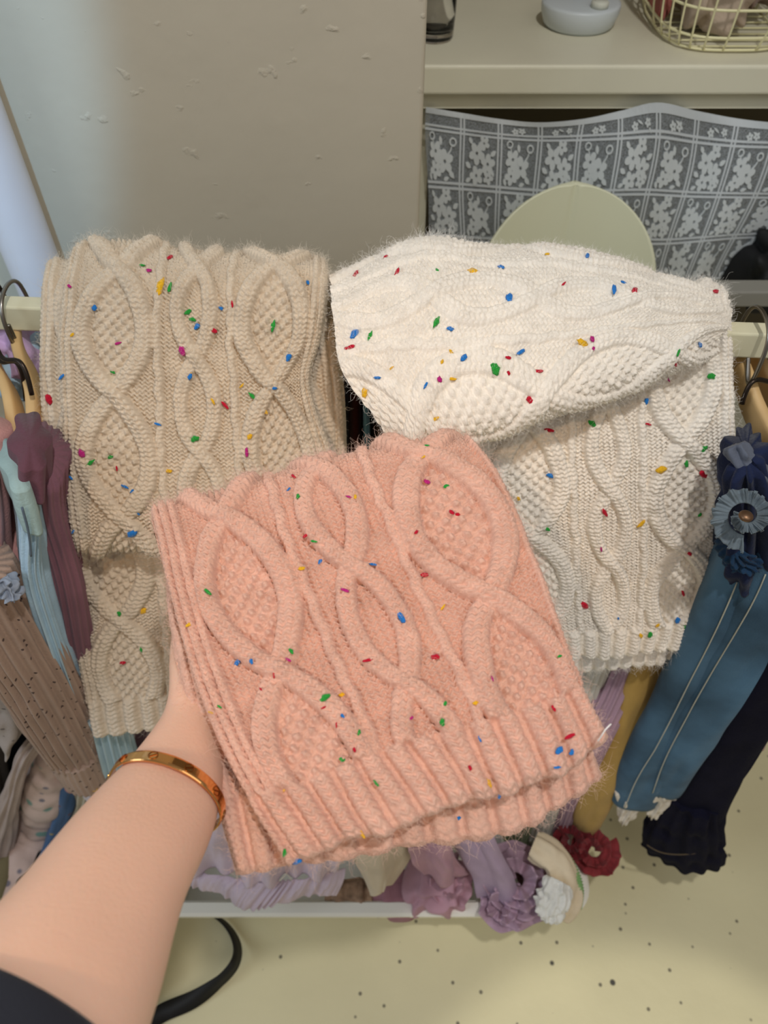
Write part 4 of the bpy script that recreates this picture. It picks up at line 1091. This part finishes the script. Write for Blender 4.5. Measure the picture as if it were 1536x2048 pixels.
# rounded chair back in front of the curtain
M_ch = mat('chair_plastic', srgb(226, 226, 196), 0.4)
ch = thing('chair', PY(1135, 700, 1.08), 'cream plastic chair with a rounded back in front of the lace curtain', 'chair')
pc = PY(1137, 560, 1.08)
hw = 188 / F * project(PY(1137, 540, 1.08))[2]
zt_ = PY(1137, 416, 1.08)[2]
def chair_back():
    nU, nV = 48, 30
    V = []
    for side in (0, 1):
        for i in range(nV):
            v = math.sin(i / (nV - 1) * math.pi / 2)      # 0 bottom, 1 top
            z = zt_ - 0.34 + v * 0.34
            e = max(0.0, (z - (zt_ - 0.15)) / 0.15)
            wv = hw * max(0.02, max(0, 1 - e ** 2.3) ** .5) if e > 0 else hw * (1 - 0.10 * (1 - (z - (zt_ - .34)) / .17))
            for j in range(nU):
                u = j / (nU - 1) * 2 - 1; ue = u * wv / hw
                y = pc[1] + 0.04 * (1 - ue * ue) + 0.02 * v + 0.003 * math.exp(-(ue / .03) ** 2)
                V.append((pc[0] + u * wv, y + (0.012 if side else 0) * (1 - 0.6 * abs(u) ** 6) , z))
    q = grid_faces(nV, nU).tolist(); n = nU * nV
    q += [[a + n for a in f[::-1]] for f in grid_faces(nV, nU).tolist()]
    idx = np.arange(n).reshape(nV, nU)
    rim = np.concatenate([idx[0, :-1], idx[:-1, -1], idx[-1, :0:-1], idx[:0:-1, 0]]); r2 = np.roll(rim, -1)
    q += np.stack([rim, rim + n, r2 + n, r2], -1).tolist()
    return obj('backrest', mesh_py('backrest', V, q), M_ch, ch)
chair_back()
sz = zt_ - 0.34
lathe('seat', [(.02, sz - .015), (hw * .95, sz - .015), (hw, sz), (hw * .95, sz + .012), (.02, sz + .006)], (pc[0], pc[1] - 0.12 + .0, 0), M_ch, ch)
for sx in (-1, 1):
    for sy in (-1, 1):
        tube('leg', [(pc[0] + sx * hw * .6, pc[1] - .12 + sy * hw * .6, sz - .01), (pc[0] + sx * hw * .72, pc[1] - .12 + sy * hw * .72, sz * .5), (pc[0] + sx * hw * .8, pc[1] - .12 + sy * hw * .8, 0.0)], [.013, .012, .010], M_ch, ch, n=8)

# black form added for the dark void, and grey shelf bar at the right edge
bundle('void_filler', PY(1560, 520, 1.19) + np.array([0.02, 0, -0.02]), (.075, .05, .06), mat('void_black', srgb(22, 22, 24), .7), 'black form filling the dark void at the right edge behind the lace curtain corner', 21, cat='dark filler')
o = box('grey_shelf', PY(1385, 592, 1.0) + np.array([0, 0, -.018]), PY(1385, 592, 1.0) + np.array([0.6, .03, .006]), mat('grey_shelf_m', srgb(140, 138, 130), .5), None, bev=.003)
tag(o, 'grey shelf board at the right edge just above the rail', 'shelf')

# ------------------------------------------------------------------ storage tray on the floor and what spills from it
M_tray = mat('milky_plastic', srgb(244, 240, 228), 0.3)
tz = 0.17
tl = PZ(335, 1800, tz); tr = PZ(1188, 1822, tz)
yf = PZ(760, 1832, tz)[1]
x0, x1 = tl[0] - 0.10, tr[0]; yb = yf + 0.30
TZ = tz * S
def rrect(x0, x1, y0, y1, r, k=8):
    pts = []
    for (cx_, cy_, a0) in ((x1 - r, y1 - r, 0), (x0 + r, y1 - r, 90), (x0 + r, y0 + r, 180), (x1 - r, y0 + r, 270)):
        for i in range(k + 1):
            a = math.radians(a0 + 90 * i / k); pts.append((cx_ + r * math.cos(a), cy_ + r * math.sin(a)))
    return pts
tray = thing('storage_tray', ((x0 + x1) / 2, (yf + yb) / 2, 0), 'long milky white plastic tray on the floor under the clothes', 'storage box')
def ringloft(name, rings, m, parent, caps=(False, False)):
    k = len(rings[0]); V = [p for r_ in rings for p in r_]
    q = grid_faces(len(rings), k, True).tolist()
    if caps[0]: q.append(list(range(k))[::-1])
    if caps[1]: q.append([(len(rings) - 1) * k + j for j in range(k)])
    return obj(name, mesh_py(name, V, q, smooth=False), m, parent)
def rr(ins, z, r=0.045):
    return [(x, y, z) for x, y in rrect(x0 + ins, x1 - ins, yf + ins, yb - ins, r)]
ringloft('body', [rr(.045, 0.002), rr(.022, TZ - .022), rr(.026, TZ - .022), rr(.049, 0.006)], M_tray, tray, (True, True))
ringloft('rim', [rr(.020, TZ - .024), rr(.002, TZ - .022), rr(0, TZ - .004), rr(.004, TZ), rr(.018, TZ), rr(.021, TZ - .004), rr(.020, TZ - .024)], M_tray, tray)

GT = 'clothes spilling into the tray'
def cgrid(rows): return np.array([[PZ(*p) for p in r] for r in rows])
# lavender gathered skirt with elastic hem
M_lav = fab('lavender_cotton', (214, 196, 208))
sk = thing('gathered_skirt', PZ(540, 1740, .3), 'pale lavender gathered skirt hanging over the tray edge behind the bracelet', 'skirt', GT)
skc = cgrid([
    [(400, 1560, .52), (480, 1560, .52), (560, 1560, .52), (640, 1570, .52), (720, 1580, .50)],
    [(392, 1660, .40), (475, 1665, .41), (558, 1670, .41), (640, 1672, .40), (712, 1672, .38)],
    [(384, 1742, .28), (470, 1756, .30), (552, 1765, .30), (625, 1752, .29), (690, 1735, .27)]])
cloth('panel', skc, M_lav, sk, nv=60, nu=160, fold=lambda u, v: .006 * np.sin(u * 42 + 2 * np.sin(v * 3)) * (0.35 + .65 * v) + .008 * np.sin(u * 15 + v * 2) + .003 * vnoise(v * 6, u * 30, 3))
hmc = cgrid([
    [(384, 1742, .28), (470, 1756, .30), (552, 1765, .30), (625, 1752, .29), (690, 1735, .27)],
    [(376, 1757, .265), (455, 1775, .285), (520, 1800, .275), (610, 1776, .275), (682, 1762, .255)],
    [(374, 1772, .245), (450, 1795, .262), (506, 1820, .25), (600, 1796, .255), (672, 1790, .235)]])
cloth('elastic_hem', hmc, M_lav, sk, nv=30, nu=260, fold=lambda u, v: .0022 * np.sin(u * 78 + 5 * np.sin(u * 11) + 3 * np.sin(u * 23)) + .0012 * vnoise(v * 3, u * 60, 8) + .004 * np.sin(v * math.pi) - .0)
# cream cloth
o = cloth('cream_cloth', cgrid([
    [(660, 1630, .42), (720, 1620, .44), (800, 1610, .44), (880, 1600, .42)],
    [(690, 1690, .34), (740, 1690, .37), (800, 1680, .37), (850, 1670, .34)],
    [(728, 1750, .26), (758, 1752, .285), (790, 1745, .285), (815, 1732, .26)],
    [(744, 1786, .22), (760, 1788, .235), (774, 1782, .235), (786, 1770, .22)]]), fab('cream_sateen', (212, 196, 172)), fold=lambda u, v: .006 * np.sin(u * 5 + v) + .002 * vnoise(v * 5, u * 8, 4))
tag(o, 'cream satin cloth tapering to a point over the tray', 'cloth', GT)
# dusty pink pile
M_dp = fab('dusty_pink', (190, 148, 160)); M_dp2 = fab('dusty_pink_dark', (164, 118, 126))
bundle('pink_blouse', PZ(868, 1762, .17) + np.array([0, 0, 0]), (.045, .045, .03), M_dp, 'dusty pink crumpled blouse in the tray right of the cream cloth', 31, cat='blouse')
bundle('pink_scarf', PZ(800, 1790, .14), (.05, .03, .028), M_dp2, 'darker dusty pink crumpled cloth at the front rim of the tray', 35, cat='cloth')
o = cloth('pink_ribbon', cgrid([
    [(820, 1650, .40), (850, 1640, .42), (880, 1640, .42), (905, 1650, .40)],
    [(826, 1700, .32), (852, 1700, .35), (884, 1705, .35), (912, 1712, .32)],
    [(845, 1760, .22), (880, 1765, .25), (915, 1765, .25), (940, 1745, .22)]]), M_dp, fold=lambda u, v: .008 * np.sin(u * 9 + 4 * v) + .004 * vnoise(v * 6, u * 6, 9), nv=50, nu=60)
tag(o, 'dusty pink satin drape falling into the tray', 'cloth', GT)
rosette('pink_ruffle', PZ(900, 1768, .20), 0.040, M_dp, None, 'dusty pink ruffle beside the lilac drape in the tray', 'ruffle', turns=2.2, ruff=4, hgt=.026, seed=6, wave=.7, group=GT)
o = cloth('lilac_drape', cgrid([
    [(880, 1620, .42), (920, 1620, .43), (950, 1625, .43), (980, 1640, .42)],
    [(905, 1680, .33), (938, 1690, .35), (965, 1695, .35), (1000, 1700, .33)],
    [(945, 1740, .25), (972, 1752, .27), (1000, 1758, .27), (1030, 1760, .25)],
    [(958, 1790, .18), (985, 1800, .20), (1010, 1805, .20), (1040, 1800, .18)]]), fab('lilac_crepe', (178, 156, 178)), fold=lambda u, v: .006 * np.sin(u * 8 + 2 * v) + .002 * vnoise(v * 6, u * 6, 5))
tag(o, 'smooth lilac crepe drape above the ruffled flower', 'cloth', GT)
M_lil = fab('lilac_ruffle', (190, 160, 178))
rosette('lilac_flower', PZ(1035, 1762, .215), 0.060, M_lil, None, 'large lilac ruffled fabric flower on the tray rim', 'fabric flower', turns=3.6, ruff=4, hgt=.034, seed=8, group=GT, wave=.75)
rosette('lilac_frill', PZ(1003, 1812, .20), 0.036, M_lil, None, 'small lilac frill hanging over the front rim of the tray', 'ruffle', turns=2.4, ruff=4, hgt=.028, seed=17, group=GT, wave=.8)
bundle('brown_lace', PZ(1070, 1735, .17), (.03, .03, .02), fab('brown_lace_m', (92, 62, 62), bump=.004, bscale=90), 'dark brown lace crumpled behind the lilac flower', 41, cat='lace')
bundle('floral_cloth', PZ(700, 1788, .15), (.035, .02, .018), fab('brown_floral', (160, 130, 106), var=.5, vscale=60), 'brown floral cloth crumpled at the rim under the lavender skirt', 44, cat='cloth')
# cream sock, green ribbed band, red lace flower
sk2 = thing('cream_socks', PZ(1110, 1780, .2), 'cream knitted socks curled over the right end of the tray', 'socks', GT)
loft('leg', [PZ(1066, 1690, .27), PZ(1100, 1712, .27), PZ(1124, 1748, .26), PZ(1128, 1790, .24), PZ(1112, 1822, .215)], [.040, .042, .040, .046, .040], [.032, .032], fab('cream_knit', (226, 208, 178)), sk2, wob=.003, folds=[(5, .0015, 0, 2)])
loft('cuff', [PZ(1118, 1762, .272), PZ(1106, 1796, .262), PZ(1092, 1828, .235)], [.034, .044, .034], [.03, .03], fab('white_plush', (232, 230, 222), bump=.003, bscale=160), sk2, wob=.005, n=40, folds=[(14, .0012, 0, 1)])
gb = loft('green_band', [PZ(1098, 1680, .24), PZ(1118, 1700, .255), PZ(1140, 1735, .26), PZ(1152, 1775, .25), PZ(1150, 1812, .225)], [.010, .014, .019, .020, .018], [.014, .014], fab('mint_rib', (140, 178, 116)), None, n=200, k=24, longit=lambda s, a: .0011 * np.sin(s * 190))
tag(gb, 'mint green ribbed band curving along the right tray rim', 'headband', GT)
M_red = fab('red_lace', (146, 58, 62))
rf = thing('lace_flower', PZ(1165, 1700, .22), 'dark red lace flower beyond the right end of the tray', 'fabric flower', GT)
rosette('petals', PZ(1186, 1700, .20), 0.040, M_red, rf, turns=2.1, ruff=6, hgt=.024, seed=23, wave=.5)
rosette('petals', PZ(1140, 1682, .21), 0.034, fab('red_lace_dark', (116, 38, 44)), rf, turns=2.0, ruff=6, hgt=.02, seed=29, wave=.6)

# black strap and white cable on the floor, cream box behind the arm
M_strap = mat('black_webbing', srgb(20, 18, 18), .6, bump=.0003, bscale=900)
sp = [PZ(410, 1826, .03), PZ(432, 1834, .025), PZ(462, 1862, .02), PZ(475, 1895, .03), PZ(468, 1930, .05), PZ(430, 1970, .03), PZ(372, 2006, .012), PZ(318, 2030, .008), PZ(270, 2075, .006)]
C = nspline(chord(sp), np.array(sp), np.linspace(0, 1, 90))
T = np.gradient(C, axis=0); T /= np.linalg.norm(T, axis=1)[:, None]
s_ = np.linspace(0, 1, 90)
tiltang = np.interp(s_, [0, .25, .5, .68, .8, .92, 1], [1.35, 1.2, 1.15, .5, .1, .5, .9])   # 0 = flat on the floor
side_ = np.cross(T, [0, 0, 1.0]); side_ /= np.linalg.norm(side_, axis=1)[:, None]
wv = side_ * np.cos(tiltang)[:, None] + np.array([0, 0, 1.0]) * np.sin(tiltang)[:, None]
hwid = .013
C[:, 2] = np.maximum(C[:, 2], .004 + hwid * np.sin(tiltang))
nn_ = np.cross(T, wv)
V = np.stack([C + wv * hwid + nn_ * .0008, C - wv * hwid + nn_ * .0008, C - wv * hwid - nn_ * .0008, C + wv * hwid - nn_ * .0008], 1).reshape(-1, 3)
o = obj('strap', mesh_np('strap', V, grid_faces(90, 4, True)), M_strap); tag(o, 'black woven strap curling across the floor beside the arm', 'strap')
o = tube('cable', [PZ(281, 2005, .02), PZ(287, 2025, .012), PZ(291, 2050, .006), PZ(290, 2100, .006)], .0026, mat('white_cable', srgb(236, 236, 230), .4), None, n=30); tag(o, 'thin white cable on the floor at the bottom edge next to the arm', 'cable')
bx = PZ(352, 1850, 0.0)
o = box('cream_box', (bx[0] - .30, yf - .10, 0.0), (bx[0] - .012, yf + .012, .11), M_counter, None, bev=.02); tag(o, 'rounded cream box on the floor almost hidden behind the forearm', 'box')

# ------------------------------------------------------------------ arm, hand, sleeve, bracelet
M_skin = mat('skin', srgb(236, 192, 168), 0.5, var=0.035, vscale=18, bump=0.00025, bscale=420, sss=0.25, spec=0.35)
pe = thing('person', P(330, 1560, .53), 'bare forearm and hand in a black sleeve, holding up the pink scarf', 'person')
AE = [  # left edge, right edge (pixels), depth of the axis, thickness ratio
    ((-420, 2260), (90, 2560), .335, .92),
    ((-200, 2010), (200, 2300), .365, .90),
    ((-4, 1800), (284, 2052), .41, .88),
    ((120, 1668), (372, 1792), .465, .84),
    ((205, 1573), (416, 1690), .505, .78),
    ((250, 1525), (432, 1628), .527, .72),
    ((300, 1464), (442, 1560), .552, .68),
    ((336, 1408), (462, 1496), .578, .66),
    ((349, 1345), (492, 1430), .602, .60),
    ((352, 1270), (520, 1372), .628, .50),
    ((370, 1200), (560, 1320), .652, .40),
    ((410, 1150), (600, 1290), .670, .34),
    ((450, 1120), (630, 1265), .682, .28)]
Lp = np.array([P(*a, d) for a, b, d, r in AE]); Rp = np.array([P(*b, d) for a, b, d, r in AE])
tA = chord((Lp + Rp) / 2); sA = np.linspace(0, 1, 90)
Lq = nspline(tA, Lp, sA); Rq = nspline(tA, Rp, sA); rat = np.interp(sA, tA, [a[3] for a in AE])
Cq = (Lq + Rq) / 2; Hs = (Rq - Lq) / 2; hl = np.linalg.norm(Hs, axis=1)
Tq = np.gradient(Cq, axis=0); Tq /= np.linalg.norm(Tq, axis=1)[:, None]
Sq = Hs - Tq * np.sum(Hs * Tq, axis=1)[:, None]; Sq /= np.linalg.norm(Sq, axis=1)[:, None]
Dq = np.cross(Tq, Sq)
V = []; Fc = []
k = 40; an = np.arange(k) / k * 2 * math.pi
for i in range(90):
    e = .92
    for a in an:
        ca = math.copysign(abs(math.cos(a)) ** e, math.cos(a)); sa = math.copysign(abs(math.sin(a)) ** e, math.sin(a))
        V.append(Cq[i] + hl[i] * (ca * Sq[i] + rat[i] * sa * Dq[i]))
Fc = grid_faces(90, k, True).tolist() + [list(range(k))[::-1], [89 * k + j for j in range(k)]]
def capsule_chain(pts, rad):
    global V, Fc
    pts = np.asarray(pts); C_ = nspline(chord(pts), pts, np.linspace(0, 1, 26)); r_ = np.interp(np.linspace(0, 1, 26), np.linspace(0, 1, len(rad)), rad)
    T_, S_, D_ = frames(C_, (0.1, 0.2, 1))
    prof = np.ones(26); prof[-1] = .25; prof[-2] = .68; prof[-3] = .9; prof[0] = .6
    b0 = len(V); kk = 14
    for i in range(26):
        for j in range(kk):
            a = j / kk * 2 * math.pi
            V.append(C_[i] + r_[i] * prof[i] * (math.cos(a) * S_[i] + math.sin(a) * D_[i]))
    for f in grid_faces(26, kk, True).tolist(): Fc.append([x + b0 for x in f])
    Fc.append([b0 + j for j in range(kk)][::-1]); Fc.append([b0 + 25 * kk + j for j in range(kk)])
# fingers lie spread and slightly curled under the scarf
capsule_chain([P(470, 1150, .675), P(520, 1085, .690), P(560, 1045, .697), P(590, 1020, .695)], [.0105, .0095, .0085, .0070])
capsule_chain([P(505, 1165, .678), P(575, 1095, .695), P(625, 1052, .703), P(665, 1022, .700)], [.0108, .0098, .0088, .0072])
capsule_chain([P(540, 1190, .680), P(620, 1125, .697), P(675, 1085, .705), P(716, 1058, .702)], [.0105, .0095, .0085, .0070])
capsule_chain([P(575, 1230, .680), P(640, 1180, .695), P(690, 1145, .702), P(722, 1122, .700)], [.0095, .0085, .0075, .0062])
capsule_chain([P(430, 1330, .625), P(400, 1240, .640), P(404, 1170, .652), P(425, 1120, .660)], [.015, .0125, .0110, .0085])
me = mesh_py('arm', V, Fc)
bm = bmesh.new(); bm.from_mesh(me); bmesh.ops.recalc_face_normals(bm, faces=bm.faces[:]); bm.to_mesh(me); bm.free()
arm = obj('arm', me, M_skin, pe)
rm = arm.modifiers.new('remesh', 'REMESH'); rm.mode = 'VOXEL'; rm.voxel_size = 0.0022; rm.use_smooth_shade = True
sm = arm.modifiers.new('smooth', 'SMOOTH'); sm.iterations = 8; sm.factor = .5
# sleeve
M_slv = mat('black_jersey', srgb(24, 27, 38), .9, sheen=.2, bump=.0004, bscale=500)
def arm_ring(f, grow):
    i = min(88.999, f * 89); i0 = int(i); w_ = i - i0
    c = Cq[i0] * (1 - w_) + Cq[i0 + 1] * w_; h_ = hl[i0] * (1 - w_) + hl[i0 + 1] * w_; r_ = rat[i0] * (1 - w_) + rat[i0 + 1] * w_
    return c, h_, r_, Sq[i0], Dq[i0], Tq[i0]
fs = np.linspace(0.0, 1, 400); cpx, cpy, _ = project(np.array([arm_ring(f, 0)[0] for f in fs]))
f_cuff = fs[np.argmin(np.abs(cpx - 22) + np.abs(cpy - 2052))]
V = []; n = 30
fr_ = np.linspace(0.0, f_cuff, n)
for g in (0.006, 0.0035):
    for f in (fr_ if g == 0.006 else fr_[::-1]):
        c, h_, r_, s_v, d_v, t_v = arm_ring(f, 0)
        for j in range(48):
            a = j / 48 * 2 * math.pi
            gg = g + .0018 * math.sin(3 * a + f * 40) + .0012 * math.sin(f * 90)
            V.append(c + (h_ + gg) * math.cos(a) * s_v + (h_ * r_ + gg) * math.sin(a) * d_v)
q = grid_faces(2 * n, 48, True).tolist()
obj('sleeve', mesh_py('sleeve', V, q), M_slv, pe)
# bracelet
M_gold = mat('rose_gold', srgb(232, 172, 108), .12, metal=1.0)
f_br = fs[np.argmin(np.hypot(cpx - 336, cpy - 1590))]
c, h_, r_, s_v, d_v, t_v = arm_ring(f_br, 0)
if np.dot(d_v, np.array([0, 0, H]) - c) < 0: d_v = -d_v
t_b = t_v
br = thing('bracelet', c, 'rose gold bangle bracelet with screw motifs around the wrist', 'bracelet')
ea, eb = h_ + .0022, h_ * r_ + .0042
n = 120; th = .0013; hwb = .0041
V = []
def bpt(a, out, al):
    return c + (ea + out) * math.cos(a) * s_v + (eb + out) * math.sin(a) * d_v + t_b * al
for i in range(n):
    a = i / n * 2 * math.pi
    for out, al in ((th, -hwb * .85), (th * 1.15, -hwb * .6), (th * 1.15, hwb * .6), (th, hwb * .85), (th * .6, hwb), (0, hwb), (0, -hwb), (th * .6, -hwb)):
        V.append(bpt(a, out, al))
q = grid_faces(n, 8, True).tolist() + [[(n - 1) * 8 + j, (n - 1) * 8 + (j + 1) % 8, (j + 1) % 8, j] for j in range(8)]
me = mesh_py('band', V, q, smooth=False); band = obj('band', me, M_gold, br)
def screw_mesh():
    V = []; Fc = []
    k = 24
    for r_, z in ((.0030, 0), (.0030, .0004), (.0025, .0005), (.0024, .0001)):
        for j in range(k): V.append((r_ * math.cos(j / k * 6.2832), r_ * math.sin(j / k * 6.2832), z))
    Fc = grid_faces(4, k, True).tolist(); Fc.append([3 * k + j for j in range(k)])
    b0 = len(V)
    for (x, y, z) in ((-.0022, -.0004, .0001), (.0022, -.0004, .0001), (.0022, .0004, .0001), (-.0022, .0004, .0001), (-.0022, -.0004, .0005), (.0022, -.0004, .0005), (.0022, .0004, .0005), (-.0022, .0004, .0005)): V.append((x, y, z))
    for f in ((0, 1, 5, 4), (1, 2, 6, 5), (2, 3, 7, 6), (3, 0, 4, 7), (4, 5, 6, 7)): Fc.append([b0 + i for i in f])
    me = mesh_py('screw', V, Fc, smooth=False)
    for i, pl in enumerate(me.polygons): pl.material_index = 1 if (24 <= i < 72 or i > 72) else 0
    return me
sm_ = screw_mesh(); sm_.materials.append(M_gold); sm_.materials.append(mat('rose_gold_dark', srgb(150, 92, 46), .3, metal=1.0))
for i in range(10):
    a = (i + .3) / 10 * 2 * math.pi
    p0 = bpt(a, th * 1.12, 0); e = 1e-3
    tx = bpt(a + e, 0, 0) - bpt(a - e, 0, 0); tx /= np.linalg.norm(tx); nz_ = np.cross(tx, t_b)
    if np.dot(nz_, p0 - c) < 0: nz_ = -nz_
    ty = np.cross(nz_, tx)
    Mx = Matrix(((tx[0], ty[0], nz_[0], p0[0]), (tx[1], ty[1], nz_[1], p0[1]), (tx[2], ty[2], nz_[2], p0[2]), (0, 0, 0, 1)))
    o = obj('screw', sm_, None, None); o.parent = band; o.matrix_basis = Mx @ Matrix.Rotation(.6, 4, 'Z')
